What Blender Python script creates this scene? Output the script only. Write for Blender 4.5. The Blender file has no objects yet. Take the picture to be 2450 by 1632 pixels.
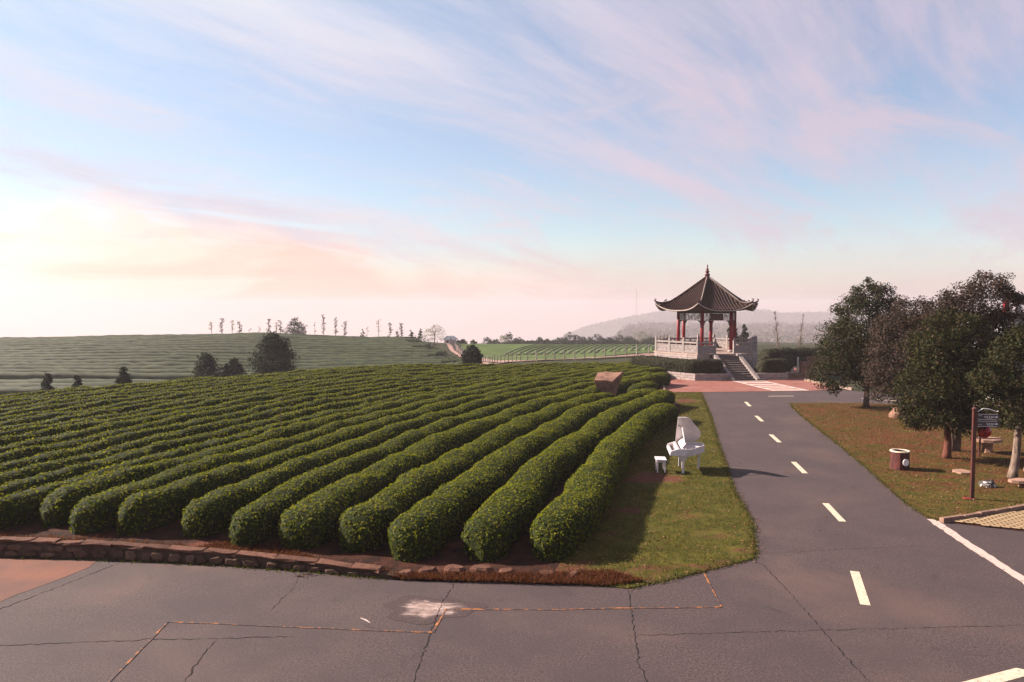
import bpy, bmesh, math, random
import numpy as np
from mathutils import Vector, Matrix

rng = np.random.default_rng(11)
random.seed(11)
scene = bpy.context.scene
col = scene.collection
R = math.radians

# ------------------------------------------------------------------ camera
CAM_H = 5.5
cd = bpy.data.cameras.new("camera")
cd.sensor_width = 36.0
cd.lens = 26.0
cd.clip_start = 0.1
cd.clip_end = 6000.0
cam = bpy.data.objects.new("camera", cd)
cam.location = (0, 0, CAM_H)
cam.rotation_euler = (R(90 - 2.88), 0, 0)
col.objects.link(cam)
scene.camera = cam

# ------------------------------------------------------------------ sun, sky, exposure
SUN_AZ = -74.0      # degrees from +Y, negative = to the left
SUN_EL = 29.5
S = Vector((math.sin(R(SUN_AZ)) * math.cos(R(SUN_EL)), math.cos(R(SUN_AZ)) * math.cos(R(SUN_EL)), math.sin(R(SUN_EL))))
sl = bpy.data.lights.new("sun", 'SUN')
sl.energy = 5.0
sl.angle = R(0.5)
sl.color = (1.0, 0.86, 0.74)
so = bpy.data.objects.new("sun", sl)
so.rotation_euler = S.to_track_quat('Z', 'Y').to_euler()
so.location = (-30, 20, 40)
col.objects.link(so)

scene.view_settings.view_transform = 'Standard'
scene.view_settings.look = 'None'
scene.view_settings.gamma = 1.0
scene.view_settings.use_curve_mapping = False
scene.view_settings.exposure = 1.75
scene.cycles.use_denoising = True
scene.cycles.denoising_prefilter = 'NONE'
scene.cycles.max_bounces = 6
scene.cycles.diffuse_bounces = 3
scene.cycles.glossy_bounces = 2
scene.cycles.transmission_bounces = 2
scene.cycles.volume_bounces = 1
scene.cycles.transparent_max_bounces = 8


class NT:
    """small helper around a node tree"""
    def __init__(self, tree):
        self.t = tree
        self.n = tree.nodes
        self.l = tree.links
        self.n.clear()

    def new(self, typ, **kw):
        nd = self.n.new(typ)
        for k, v in kw.items():
            setattr(nd, k, v)
        return nd

    def put(self, sock, val):
        if isinstance(val, bpy.types.NodeSocket):
            self.l.new(val, sock)
        elif val is not None:
            try:
                sock.default_value = val
            except Exception:
                sock.default_value = (val[0], val[1], val[2], 1.0)

    def math(self, op, a, b=None, c=None, clamp=False):
        nd = self.new('ShaderNodeMath', operation=op, use_clamp=clamp)
        self.put(nd.inputs[0], a)
        if b is not None: self.put(nd.inputs[1], b)
        if c is not None: self.put(nd.inputs[2], c)
        return nd.outputs[0]

    def smooth(self, v, a, b, lo=0.0, hi=1.0):
        nd = self.new('ShaderNodeMapRange', interpolation_type='SMOOTHSTEP')
        self.put(nd.inputs['Value'], v)
        self.put(nd.inputs['From Min'], a); self.put(nd.inputs['From Max'], b)
        self.put(nd.inputs['To Min'], lo); self.put(nd.inputs['To Max'], hi)
        return nd.outputs[0]

    def mix(self, f, a, b, blend='MIX'):
        nd = self.new('ShaderNodeMix', data_type='RGBA', blend_type=blend)
        self.put(nd.inputs[0], f)
        for s, v in ((nd.inputs[6], a), (nd.inputs[7], b)):
            if isinstance(v, bpy.types.NodeSocket): self.l.new(v, s)
            else: s.default_value = (v[0], v[1], v[2], 1.0)
        return nd.outputs[2]

    def noise(self, vec, scale, detail=4.0, rough=0.55, dist=0.0):
        nd = self.new('ShaderNodeTexNoise')
        if vec is not None: self.l.new(vec, nd.inputs['Vector'])
        nd.inputs['Scale'].default_value = scale
        nd.inputs['Detail'].default_value = detail
        nd.inputs['Roughness'].default_value = rough
        nd.inputs['Distortion'].default_value = dist
        return nd.outputs['Fac']

    def vmul(self, vec, s):
        nd = self.new('ShaderNodeVectorMath', operation='MULTIPLY')
        self.l.new(vec, nd.inputs[0])
        nd.inputs[1].default_value = s
        return nd.outputs[0]

    def xyz(self, x, y, z):
        nd = self.new('ShaderNodeCombineXYZ')
        self.put(nd.inputs[0], x); self.put(nd.inputs[1], y); self.put(nd.inputs[2], z)
        return nd.outputs[0]


world = bpy.data.worlds.new("World")
scene.world = world
world.use_nodes = True
w = NT(world.node_tree)
out = w.new('ShaderNodeOutputWorld')
sky = w.new('ShaderNodeTexSky')
sky.sky_type = 'NISHITA'
sky.sun_disc = False
sky.sun_elevation = R(SUN_EL)
sky.sun_rotation = R(SUN_AZ)
sky.air_density = 1.0
sky.dust_density = 0.4
sky.ozone_density = 1.6
bg1 = w.new('ShaderNodeBackground')
w.put(bg1.inputs['Color'], sky.outputs[0])
bg1.inputs['Strength'].default_value = 0.05
# thin high cloud: wisps that run along one wind direction, and a lit mist bank low over the horizon
tc = w.new('ShaderNodeTexCoord')
sp = w.new('ShaderNodeSeparateXYZ')
w.l.new(tc.outputs['Generated'], sp.inputs[0])
X, Y, Z = sp.outputs
zpos = w.math('MAXIMUM', Z, 0.0)
den = w.math('ADD', zpos, 0.16)
u = w.math('DIVIDE', X, den)
v = w.math('DIVIDE', Y, den)
WIND = 40.0
ca, sa = math.cos(R(WIND)), math.sin(R(WIND))
pa = w.math('ADD', w.math('MULTIPLY', u, sa), w.math('MULTIPLY', v, ca))
pb = w.math('SUBTRACT', w.math('MULTIPLY', u, ca), w.math('MULTIPLY', v, sa))
# bend the streaks a little
bend = w.noise(w.xyz(w.math('MULTIPLY', pa, 0.35), w.math('MULTIPLY', pb, 0.35), 1.3), 1.0, 2.0, 0.5)
pb2 = w.math('ADD', pb, w.math('MULTIPLY', bend, 0.9))
n1 = w.noise(w.xyz(w.math('MULTIPLY', pa, 0.30), w.math('MULTIPLY', pb2, 1.05), 3.7), 1.0, 8.0, 0.60, 0.35)
n3 = w.noise(w.xyz(w.math('MULTIPLY', pa, 0.9), w.math('MULTIPLY', pb2, 4.2), 6.1), 1.1, 6.0, 0.6, 0.4)
wisp = w.smooth(w.math('ADD', n1, w.math('MULTIPLY', w.math('SUBTRACT', n3, 0.5), 0.34)), 0.36, 0.64)
sdot = w.new('ShaderNodeVectorMath', operation='DOT_PRODUCT')
w.l.new(tc.outputs['Generated'], sdot.inputs[0])
GLOW_AZ = -64.0     # the brightest part of the mist bank lies a little in front of the sun
sdot.inputs[1].default_value = (math.sin(R(GLOW_AZ)), math.cos(R(GLOW_AZ)), 0.0)
sd = sdot.outputs['Value']
near = w.smooth(sd, -0.05, 0.95)
veil = w.math('ADD', w.math('MULTIPLY', wisp, 0.70), w.math('ADD', 0.14, w.math('MULTIPLY', near, 0.16)), clamp=True)
wc = w.mix(near, (0.315, 0.268, 0.318), (0.375, 0.405, 0.445))
low = w.smooth(Z, 0.42, 0.10)
wc = w.mix(w.math('MULTIPLY', low, 0.55), wc, (0.335, 0.265, 0.300))
bank_n = w.noise(w.xyz(w.math('MULTIPLY', X, 1.6), w.math('MULTIPLY', Y, 1.6), w.math('MULTIPLY', Z, 4.2)), 1.9, 7.0, 0.58, 0.6)
lift = w.math('MULTIPLY', w.math('SUBTRACT', bank_n, 0.5), w.math('ADD', 0.14, w.math('MULTIPLY', near, 0.18)))
elev = w.math('SUBTRACT', Z, lift)
bank = w.smooth(elev, 0.140, w.math('ADD', -0.06, w.math('MULTIPLY', near, 0.12)))
bank_col = w.mix(near, (0.330, 0.232, 0.250), (0.50, 0.352, 0.292))
glow = w.math('MULTIPLY', w.smooth(sd, 0.70, 0.97), w.smooth(elev, 0.14, 0.04))
bank_col = w.mix(glow, bank_col, (0.66, 0.60, 0.52))
tex = w.noise(w.xyz(w.math('MULTIPLY', X, 2.6), w.math('MULTIPLY', Y, 2.6), w.math('MULTIPLY', Z, 9.0)), 1.7, 7.0, 0.62, 0.9)
bank_col = w.mix(w.smooth(tex, 0.44, 0.66, 0.0, 0.75), bank_col, w.mix(near, (0.385, 0.290, 0.300), (0.57, 0.44, 0.375)))
streak = w.smooth(w.noise(w.xyz(w.math('MULTIPLY', X, 1.3), w.math('MULTIPLY', Y, 1.3), w.math('MULTIPLY', Z, 13.0)), 1.6, 5.0, 0.5, 0.7), 0.48, 0.70)
bank_col = w.mix(w.math('MULTIPLY', streak, w.math('MULTIPLY', near, 0.75)), bank_col, (0.50, 0.30, 0.25))
puff_n = w.noise(w.xyz(w.math('MULTIPLY', pa, 0.55), w.math('MULTIPLY', pb2, 0.9), 12.4), 1.5, 8.0, 0.62, 0.8)
puff = w.math('MULTIPLY', w.smooth(puff_n, 0.46, 0.68), w.math('MULTIPLY', w.smooth(Z, 0.03, 0.11), w.smooth(Z, 0.46, 0.20)))
veil = w.math('MAXIMUM', veil, w.math('MULTIPLY', puff, 0.75))
wc = w.mix(w.math('MULTIPLY', puff, 0.7), wc, w.mix(near, (0.335, 0.262, 0.290), (0.440, 0.375, 0.385)))
ccol = w.mix(bank, wc, bank_col)
cfac = w.math('MAXIMUM', veil, w.math('MULTIPLY', bank, 0.97))
bg2 = w.new('ShaderNodeBackground')
w.put(bg2.inputs['Color'], ccol)
bg2.inputs['Strength'].default_value = 0.69
mx = w.new('ShaderNodeMixShader')
w.put(mx.inputs[0], cfac)
w.l.new(bg1.outputs[0], mx.inputs[1])
w.l.new(bg2.outputs[0], mx.inputs[2])
w.l.new(mx.outputs[0], out.inputs['Surface'])


# ------------------------------------------------------------------ materials
def material(name, build, rough=0.8, spec=0.3, bump=None):
    m = bpy.data.materials.new(name)
    m.use_nodes = True
    t = NT(m.node_tree)
    o = t.new('ShaderNodeOutputMaterial')
    b = t.new('ShaderNodeBsdfPrincipled')
    t.l.new(b.outputs[0], o.inputs['Surface'])
    b.inputs['Roughness'].default_value = rough
    b.inputs['Specular IOR Level'].default_value = spec
    tcn = t.new('ShaderNodeTexCoord')
    gp = t.new('ShaderNodeNewGeometry')
    c = build(t, tcn.outputs['Object'], gp, b)
    if c is not None:
        t.put(b.inputs['Base Color'], c if isinstance(c, bpy.types.NodeSocket) else (c[0], c[1], c[2], 1))
    if bump:
        sc, st, dist = bump
        bn = t.new('ShaderNodeBump')
        bn.inputs['Strength'].default_value = st
        bn.inputs['Distance'].default_value = dist
        t.l.new(t.noise(gp.outputs['Position'], sc, 5.0, 0.6), bn.inputs['Height'])
        t.l.new(bn.outputs[0], b.inputs['Normal'])
    return m


def mottled(c1, c2, scale, lo=0.35, hi=0.65, c3=None, scale3=None, lo3=0.5, hi3=0.7, detail=5.0):
    def f(t, obj, gp, b):
        p = gp.outputs['Position']
        c = t.mix(t.smooth(t.noise(p, scale, detail), lo, hi), c1, c2)
        if c3 is not None:
            c = t.mix(t.smooth(t.noise(p, scale3, 4.0), lo3, hi3), c, c3)
        return c
    return f


def leaf_material(name, cols, rough=0.6, spec=0.2, trans=0.3, tint=(1.5, 1.6, 0.7)):
    """leaves: colour picked per leaf, a little light comes through them"""
    m = bpy.data.materials.new(name)
    m.use_nodes = True
    t = NT(m.node_tree)
    o = t.new('ShaderNodeOutputMaterial')
    gp = t.new('ShaderNodeNewGeometry')
    r = t.new('ShaderNodeValToRGB')
    e = r.color_ramp.elements
    while len(e) < len(cols): e.new(0.5)
    for i, (p, c) in enumerate(cols):
        e[i].position = p
        e[i].color = (c[0], c[1], c[2], 1)
    t.l.new(gp.outputs['Random Per Island'], r.inputs[0])
    big = t.noise(gp.outputs['Position'], 0.7, 3.0)
    c0 = cols[0][1]
    c = t.mix(t.smooth(big, 0.3, 0.7, 0.0, 0.35), r.outputs[0], c0)
    b = t.new('ShaderNodeBsdfPrincipled')
    b.inputs['Roughness'].default_value = rough
    b.inputs['Specular IOR Level'].default_value = spec
    t.put(b.inputs['Base Color'], c)
    tr = t.new('ShaderNodeBsdfTranslucent')
    t.put(tr.inputs['Color'], t.mix(1.0, c, tint, 'MULTIPLY'))
    mxs = t.new('ShaderNodeMixShader')
    mxs.inputs[0].default_value = trans
    t.l.new(b.outputs[0], mxs.inputs[1]); t.l.new(tr.outputs[0], mxs.inputs[2])
    t.l.new(mxs.outputs[0], o.inputs['Surface'])
    return m


def asphalt_build(t, obj, gp, b):
    p = gp.outputs['Position']
    fine = t.noise(p, 55.0, 3.0, 0.7)
    c = t.mix(t.smooth(fine, 0.3, 0.75), (0.020, 0.013, 0.013), (0.080, 0.053, 0.053))
    grit = t.noise(p, 23.0, 4.0, 0.75)
    c = t.mix(t.smooth(grit, 0.34, 0.70), t.mix(0.42, c, (0.010, 0.008, 0.008)), t.mix(0.34, c, (0.130, 0.090, 0.087)))
    med = t.noise(p, 0.55, 6.0, 0.65)
    c = t.mix(t.smooth(med, 0.40, 0.62, 0.0, 0.8), c, (0.040, 0.028, 0.029))
    warm = t.noise(p, 0.23, 4.0, 0.55, 0.4)
    c = t.mix(t.smooth(warm, 0.50, 0.72, 0.0, 0.5), c, (0.098, 0.058, 0.049))
    speck = t.noise(p, 85.0, 1.0, 0.5)
    c = t.mix(t.smooth(speck, 0.70, 0.76, 0.0, 0.7), c, (0.26, 0.21, 0.20))
    stain = t.noise(p, 0.85, 5.0, 0.7, 1.2)
    c = t.mix(t.smooth(stain, 0.60, 0.74, 0.0, 0.65), c, (0.022, 0.016, 0.016))
    b.inputs['Roughness'].default_value = 0.85
    return c


def patch_build(t, obj, gp, b):
    p = gp.outputs['Position']
    n = t.noise(t.vmul(p, (0.8, 2.2, 1.0)), 3.2, 7.0, 0.7, 0.4)
    fine = t.noise(p, 55.0, 3.0, 0.7)
    base = t.mix(t.smooth(fine, 0.3, 0.75), (0.020, 0.013, 0.013), (0.080, 0.053, 0.053))
    at = t.new('ShaderNodeAttribute', attribute_name='wear')
    grit2 = t.noise(t.vmul(p, (0.5, 1.6, 1.0)), 11.0, 5.0, 0.75)
    f = t.smooth(t.math('ADD', n, at.outputs['Fac']), 0.62, 0.92)
    return t.mix(t.math('MULTIPLY', f, t.smooth(grit2, 0.30, 0.52)), base, t.mix(t.smooth(n, 0.4, 0.7), (0.21, 0.145, 0.125), (0.36, 0.27, 0.245)))


def worn_paint(c):
    def f(t, obj, gp, b):
        p = gp.outputs['Position']
        n = t.noise(p, 9.0, 6.0, 0.7)
        c1 = t.mix(t.smooth(n, 0.46, 0.62), c, (c[0] * .82, c[1] * .8, c[2] * .8))
        return t.mix(t.smooth(t.noise(p, 16.0, 6.0, 0.75), 0.56, 0.64), c1, (0.11, 0.09, 0.09))
    return f


def rubbed_paint(c, keep=0.5):
    def f(t, obj, gp, b):
        p = gp.outputs['Position']
        n = t.noise(p, 6.0, 7.0, 0.75)
        fine = t.noise(p, 55.0, 3.0, 0.7)
        base = t.mix(t.smooth(fine, 0.3, 0.75), (0.020, 0.013, 0.013), (0.080, 0.053, 0.053))
        return t.mix(t.smooth(n, keep - 0.05, keep + 0.06), c, base)
    return f


def brick_floor(t, obj, gp, b):
    m = t.new('ShaderNodeMapping')
    t.l.new(gp.outputs['Position'], m.inputs[0])
    m.inputs['Rotation'].default_value = (0, 0, R(38))
    br = t.new('ShaderNodeTexBrick')
    t.l.new(m.outputs[0], br.inputs['Vector'])
    br.inputs['Color1'].default_value = (0.150, 0.045, 0.033, 1)
    br.inputs['Color2'].default_value = (0.215, 0.075, 0.056, 1)
    br.inputs['Mortar'].default_value = (0.10, 0.045, 0.04, 1)
    br.inputs['Scale'].default_value = 1.0
    br.inputs['Mortar Size'].default_value = 0.012
    br.inputs['Brick Width'].default_value = 0.46
    br.inputs['Row Height'].default_value = 0.23
    n = t.noise(gp.outputs['Position'], 0.9, 5.0)
    return t.mix(t.smooth(n, 0.35, 0.7, 0.0, 0.5), br.outputs['Color'], (0.23, 0.12, 0.095))


def tile_build(t, obj, gp, b):
    n = t.noise(gp.outputs['Position'], 5.0, 4.0)
    c = t.mix(t.smooth(n, 0.3, 0.7), (0.013, 0.004, 0.003), (0.032, 0.009, 0.006))
    return t.mix(t.smooth(t.noise(gp.outputs['Position'], 1.3, 4.0), 0.5, 0.75, 0, 0.5), c, (0.022, 0.012, 0.009))


def bark_build(c1, c2):
    def f(t, obj, gp, b):
        n = t.noise(t.vmul(gp.outputs['Position'], (9.0, 9.0, 1.6)), 1.6, 6.0, 0.65)
        return t.mix(t.smooth(n, 0.35, 0.65), c1, c2)
    return f


def stone_random(c1, c2, c3):
    def f(t, obj, gp, b):
        oi = t.new('ShaderNodeObjectInfo')
        c = t.mix(oi.outputs['Random'], c1, c2)
        n = t.noise(gp.outputs['Position'], 7.0, 6.0, 0.65)
        return t.mix(t.smooth(n, 0.45, 0.7, 0.0, 0.8), c, c3)
    return f


def verge_build(soil, g1, g2, lo, hi):
    def f(t, obj, gp, b):
        p = gp.outputs['Position']
        g = t.mix(t.smooth(t.noise(p, 2.3, 5.0, 0.6), 0.35, 0.65), g1, g2)
        g = t.mix(t.smooth(t.noise(p, 28.0, 3.0, 0.7), 0.5, 0.7, 0.0, 0.6), g, (0.10, 0.072, 0.026))
        at = t.new('ShaderNodeAttribute', attribute_name='bare')
        k = t.smooth(t.math('ADD', t.noise(t.vmul(p, (0.8, 1.4, 1.0)), 1.3, 8.0, 0.72), at.outputs['Fac']), lo, hi)
        s2 = t.mix(t.smooth(t.noise(p, 14.0, 4.0, 0.7), 0.35, 0.65), soil, (soil[0] * 0.5, soil[1] * 0.45, soil[2] * 0.45))
        return t.mix(k, g, s2)
    return f


def terrain_build(t, obj, gp, b):
    p = gp.outputs['Position']
    g = t.mix(t.smooth(t.noise(p, 0.09, 6.0, 0.6), 0.35, 0.65), (0.018, 0.020, 0.008), (0.034, 0.031, 0.015))
    g = t.mix(t.smooth(t.noise(p, 1.6, 5.0, 0.65), 0.4, 0.7, 0.0, 0.7), g, (0.024, 0.028, 0.012))
    return g


M = {}
M['asphalt'] = material('asphalt', asphalt_build, 0.85, 0.25, (70.0, 0.35, 0.01))
M['concrete_red'] = material('red_stained_concrete', mottled((0.140, 0.056, 0.036), (0.095, 0.046, 0.036), 1.1, c3=(0.066, 0.047, 0.043), scale3=0.5), 0.9, 0.2, (40.0, 0.3, 0.01))
M['crack'] = material('crack', lambda t, o, g, b: (0.018, 0.015, 0.015), 0.95, 0.1)
M['paint_white'] = material('road_paint', worn_paint((0.47, 0.385, 0.285)), 0.7, 0.3)
M['paint_line'] = material('pale_road_line', rubbed_paint((0.40, 0.29, 0.255), 0.60), 0.8, 0.3)
M['paint_orange'] = material('orange_marking', rubbed_paint((0.30, 0.105, 0.026), 0.46), 0.8, 0.3)
M['paint_path'] = material('path_band', mottled((0.46, 0.35, 0.31), (0.38, 0.29, 0.26), 3.0), 0.8, 0.3)
M['patch'] = material('lime_patch', patch_build, 0.9, 0.2)
M['soil'] = material('red_soil', mottled((0.042, 0.014, 0.008), (0.016, 0.007, 0.005), 2.5, c3=(0.105, 0.036, 0.022), scale3=0.8, lo3=0.58, hi3=0.75), 0.95, 0.1, (9.0, 0.6, 0.05))
M['verge'] = material('verge_turf', verge_build((0.115, 0.040, 0.026), (0.036, 0.037, 0.004), (0.070, 0.060, 0.008), 0.56, 0.74), 0.95, 0.1, (30.0, 0.5, 0.03))
M['lawn'] = material('lawn_turf', verge_build((0.120, 0.038, 0.018), (0.038, 0.034, 0.005), (0.072, 0.050, 0.009), 0.50, 0.72), 0.95, 0.1, (30.0, 0.5, 0.03))
M['terrain'] = material('valley_grass', terrain_build, 0.95, 0.1)
M['plaza'] = material('red_brick_paving', brick_floor, 0.85, 0.25, (30.0, 0.2, 0.01))
M['field_green'] = material('far_field', mottled((0.058, 0.084, 0.018), (0.040, 0.062, 0.016), 0.25), 0.95, 0.1)
M['path_pink'] = material('dirt_path', mottled((0.30, 0.19, 0.16), (0.21, 0.13, 0.11), 0.4), 0.95, 0.1)
M['hazed_scrub'] = material('hazed_scrub', mottled((0.105, 0.082, 0.075), (0.066, 0.058, 0.056), 0.12, c3=(0.15, 0.12, 0.11), scale3=0.5), 0.95, 0.1)  # distance haze is mixed into the base colour of the far scrub
M['wood_hill'] = material('wooded_hill', mottled((0.026, 0.036, 0.026), (0.044, 0.048, 0.036), 0.05), 0.95, 0.1)
M['tea_body'] = material('tea_twigs', mottled((0.009, 0.013, 0.002), (0.018, 0.024, 0.003), 9.0), 0.9, 0.1)
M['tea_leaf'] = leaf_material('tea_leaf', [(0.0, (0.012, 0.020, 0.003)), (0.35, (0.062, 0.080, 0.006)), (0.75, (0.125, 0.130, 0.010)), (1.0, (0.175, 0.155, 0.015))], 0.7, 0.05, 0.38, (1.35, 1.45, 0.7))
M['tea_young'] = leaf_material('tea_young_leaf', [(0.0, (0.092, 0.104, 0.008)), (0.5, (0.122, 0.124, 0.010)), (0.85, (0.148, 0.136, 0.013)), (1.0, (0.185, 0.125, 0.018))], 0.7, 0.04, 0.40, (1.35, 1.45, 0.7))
M['tea_far'] = material('far_tea', mottled((0.015, 0.026, 0.007), (0.036, 0.046, 0.013), 0.8), 0.8, 0.25)
M['field_row'] = material('far_field_row', mottled((0.042, 0.066, 0.016), (0.066, 0.088, 0.022), 0.6), 0.9, 0.2)
M['tree_leaf'] = leaf_material('broad_leaf', [(0.0, (0.008, 0.010, 0.004)), (0.5, (0.019, 0.022, 0.007)), (0.85, (0.042, 0.038, 0.014)), (1.0, (0.075, 0.045, 0.022))], 0.6, 0.06, 0.15)
M['tree_leaf_red'] = leaf_material('reddish_leaf', [(0.0, (0.016, 0.013, 0.010)), (0.5, (0.038, 0.026, 0.020)), (0.85, (0.065, 0.040, 0.032)), (1.0, (0.085, 0.046, 0.034))], 0.6, 0.06, 0.15)
M['hedge_leaf'] = leaf_material('box_hedge_leaf', [(0.0, (0.012, 0.018, 0.008)), (0.5, (0.030, 0.032, 0.014)), (0.85, (0.055, 0.036, 0.024)), (1.0, (0.08, 0.058, 0.042))], 0.6, 0.10, 0.1)
M['far_leaf'] = leaf_material('far_leaf', [(0.0, (0.010, 0.016, 0.012)), (0.6, (0.018, 0.026, 0.016)), (1.0, (0.034, 0.042, 0.022))], 0.8, 0.04, 0.1)
M['pale_leaf'] = leaf_material('pale_leaf', [(0.0, (0.10, 0.10, 0.075)), (1.0, (0.18, 0.16, 0.13))], 0.7, 0.3)
M['bark'] = material('bark', bark_build((0.050, 0.032, 0.024), (0.130, 0.085, 0.062)), 0.9, 0.15)
M['bark_pale'] = material('pale_bark', bark_build((0.06, 0.036, 0.027), (0.20, 0.145, 0.115)), 0.9, 0.15)
M['bark_red'] = material('limed_red_bark', bark_build((0.060, 0.020, 0.014), (0.115, 0.042, 0.028)), 0.9, 0.15)
M['grass'] = leaf_material('grass_blade', [(0.0, (0.028, 0.036, 0.006)), (0.5, (0.055, 0.058, 0.011)), (0.85, (0.090, 0.076, 0.017)), (1.0, (0.14, 0.09, 0.03))], 0.8, 0.15)
M['dry_leaf'] = leaf_material('fallen_leaf', [(0.0, (0.06, 0.022, 0.010)), (0.5, (0.13, 0.050, 0.024)), (0.85, (0.21, 0.10, 0.05)), (1.0, (0.28, 0.18, 0.11))], 0.8, 0.2)
M['dry_grass'] = leaf_material('dry_red_grass', [(0.0, (0.035, 0.011, 0.007)), (0.6, (0.095, 0.028, 0.016)), (1.0, (0.16, 0.062, 0.032))], 0.9, 0.1)
M['wall_stone'] = material('rubble_stone', stone_random((0.060, 0.030, 0.020), (0.135, 0.080, 0.054), (0.035, 0.026, 0.018)), 0.95, 0.15, (16.0, 0.8, 0.03))
M['cap_stone'] = material('wall_cap', stone_random((0.070, 0.030, 0.019), (0.120, 0.054, 0.036), (0.040, 0.020, 0.013)), 0.95, 0.15, (14.0, 0.7, 0.03))
M['mortar'] = material('dark_mortar', mottled((0.045, 0.028, 0.020), (0.08, 0.05, 0.036), 4.0), 0.95, 0.1)
M['block'] = material('granite_block', stone_random((0.27, 0.215, 0.20), (0.33, 0.265, 0.245), (0.18, 0.14, 0.13)), 0.85, 0.25, (25.0, 0.4, 0.01))
M['granite'] = material('carved_granite', mottled((0.26, 0.215, 0.20), (0.20, 0.165, 0.155), 6.0), 0.8, 0.25, (30.0, 0.3, 0.01))
M['joint'] = material('block_joint', mottled((0.13, 0.10, 0.09), (0.09, 0.075, 0.07), 6.0), 0.95, 0.1)
M['floor_stone'] = material('terrace_floor', mottled((0.32, 0.23, 0.19), (0.26, 0.185, 0.155), 2.0), 0.8, 0.25)
M['red_column'] = material('red_lacquer', mottled((0.20, 0.007, 0.012), (0.15, 0.006, 0.010), 2.0), 0.55, 0.25)
M['green_beam'] = material('grey_green_beam', mottled((0.07, 0.072, 0.058), (0.052, 0.052, 0.044), 3.0), 0.7, 0.3)
M['lattice'] = material('pale_lattice', lambda t, o, g, b: (0.50, 0.49, 0.45), 0.6, 0.3)
M['plaque'] = material('dark_plaque', mottled((0.050, 0.010, 0.010), (0.035, 0.010, 0.010), 5.0), 0.5, 0.4)
M['gilt'] = material('gilt_stroke', lambda t, o, g, b: (0.16, 0.07, 0.03), 0.5, 0.4)
M['tile'] = material('roof_tile', tile_build, 0.7, 0.2)
M['ridge'] = material('roof_ridge', mottled((0.050, 0.019, 0.015), (0.032, 0.015, 0.012), 4.0), 0.6, 0.35)
M['cream'] = material('cream_trim', mottled((0.34, 0.28, 0.24), (0.26, 0.21, 0.185), 5.0), 0.7, 0.3)
M['soffit'] = material('brown_soffit', mottled((0.10, 0.055, 0.042), (0.075, 0.045, 0.036), 3.0), 0.8, 0.2)
M['flank'] = material('flank_stone', mottled((0.19, 0.155, 0.145), (0.14, 0.115, 0.108), 5.0), 0.85, 0.2)
M['step'] = material('stair_stone', mottled((0.15, 0.115, 0.105), (0.105, 0.082, 0.075), 4.0), 0.85, 0.25)
M['piano'] = material('white_gloss', mottled((0.58, 0.52, 0.52), (0.50, 0.44, 0.43), 3.0, c3=(0.36, 0.30, 0.28), scale3=2.2, lo3=0.60, hi3=0.80), 0.35, 0.5)
M['ivory'] = material('ivory_keys', lambda t, o, g, b: (0.62, 0.52, 0.48), 0.4, 0.5)
M['black_key'] = material('black_keys', lambda t, o, g, b: (0.05, 0.04, 0.04), 0.4, 0.5)
M['brass'] = material('hinge_metal', lambda t, o, g, b: (0.16, 0.10, 0.08), 0.4, 0.5)
M['boulder'] = material('pink_boulder', mottled((0.25, 0.135, 0.092), (0.16, 0.085, 0.060), 2.2, c3=(0.085, 0.050, 0.040), scale3=6.0, lo3=0.55, hi3=0.7), 0.9, 0.2, (12.0, 0.8, 0.05))
M['slab'] = material('pink_slab', mottled((0.30, 0.17, 0.125), (0.20, 0.115, 0.085), 3.0), 0.9, 0.2, (20.0, 0.5, 0.02))
M['pied_stone'] = material('pied_stone', mottled((0.04, 0.035, 0.035), (0.60, 0.52, 0.47), 5.0, 0.47, 0.53), 0.85, 0.25, (14.0, 0.6, 0.03))
M['bin_bark'] = material('bin_bark', bark_build((0.022, 0.008, 0.007), (0.095, 0.020, 0.016)), 0.8, 0.25, (25.0, 0.6, 0.02))
M['bin_rim'] = material('cut_wood_rim', mottled((0.55, 0.44, 0.34), (0.40, 0.30, 0.22), 12.0), 0.7, 0.3)
M['bin_dark'] = material('bin_inside', lambda t, o, g, b: (0.025, 0.020, 0.018), 0.8, 0.2)
M['plate'] = material('white_plate', lambda t, o, g, b: (0.66, 0.62, 0.60), 0.5, 0.4)
M['sign_post'] = material('maroon_paint', mottled((0.060, 0.013, 0.009), (0.042, 0.010, 0.008), 3.0), 0.55, 0.35)
M['sign_board'] = material('dark_board', mottled((0.030, 0.026, 0.030), (0.045, 0.034, 0.034), 6.0), 0.6, 0.35)
M['sign_white'] = material('sign_lettering', lambda t, o, g, b: (0.62, 0.60, 0.62), 0.6, 0.3)
M['ball_red'] = material('red_ball', mottled((0.48, 0.006, 0.012), (0.38, 0.006, 0.010), 3.0), 0.35, 0.5)
M['footing_red'] = material('faded_red_footing', mottled((0.22, 0.030, 0.025), (0.12, 0.022, 0.018), 9.0), 0.9, 0.1)
M['paver'] = material('tan_paver', stone_random((0.32, 0.22, 0.12), (0.40, 0.28, 0.17), (0.23, 0.155, 0.09)), 0.9, 0.2)
M['kerb'] = material('old_kerb', mottled((0.13, 0.075, 0.055), (0.20, 0.12, 0.09), 4.0), 0.95, 0.15, (18.0, 0.5, 0.02))
M['kerb_pale'] = material('pale_kerb', mottled((0.22, 0.155, 0.12), (0.17, 0.12, 0.095), 4.0), 0.9, 0.2)
M['fence'] = material('fence_concrete', mottled((0.19, 0.155, 0.14), (0.30, 0.25, 0.22), 1.0), 0.9, 0.2)
M['fence_white'] = material('white_green_post', mottled((0.50, 0.52, 0.44), (0.40, 0.43, 0.36), 3.0), 0.7, 0.3)
M['wire'] = material('fence_wire', lambda t, o, g, b: (0.16, 0.16, 0.15), 0.6, 0.4)
M['brickwork'] = material('old_brickwork', mottled((0.24, 0.125, 0.09), (0.15, 0.075, 0.055), 3.0), 0.9, 0.2)
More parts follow.
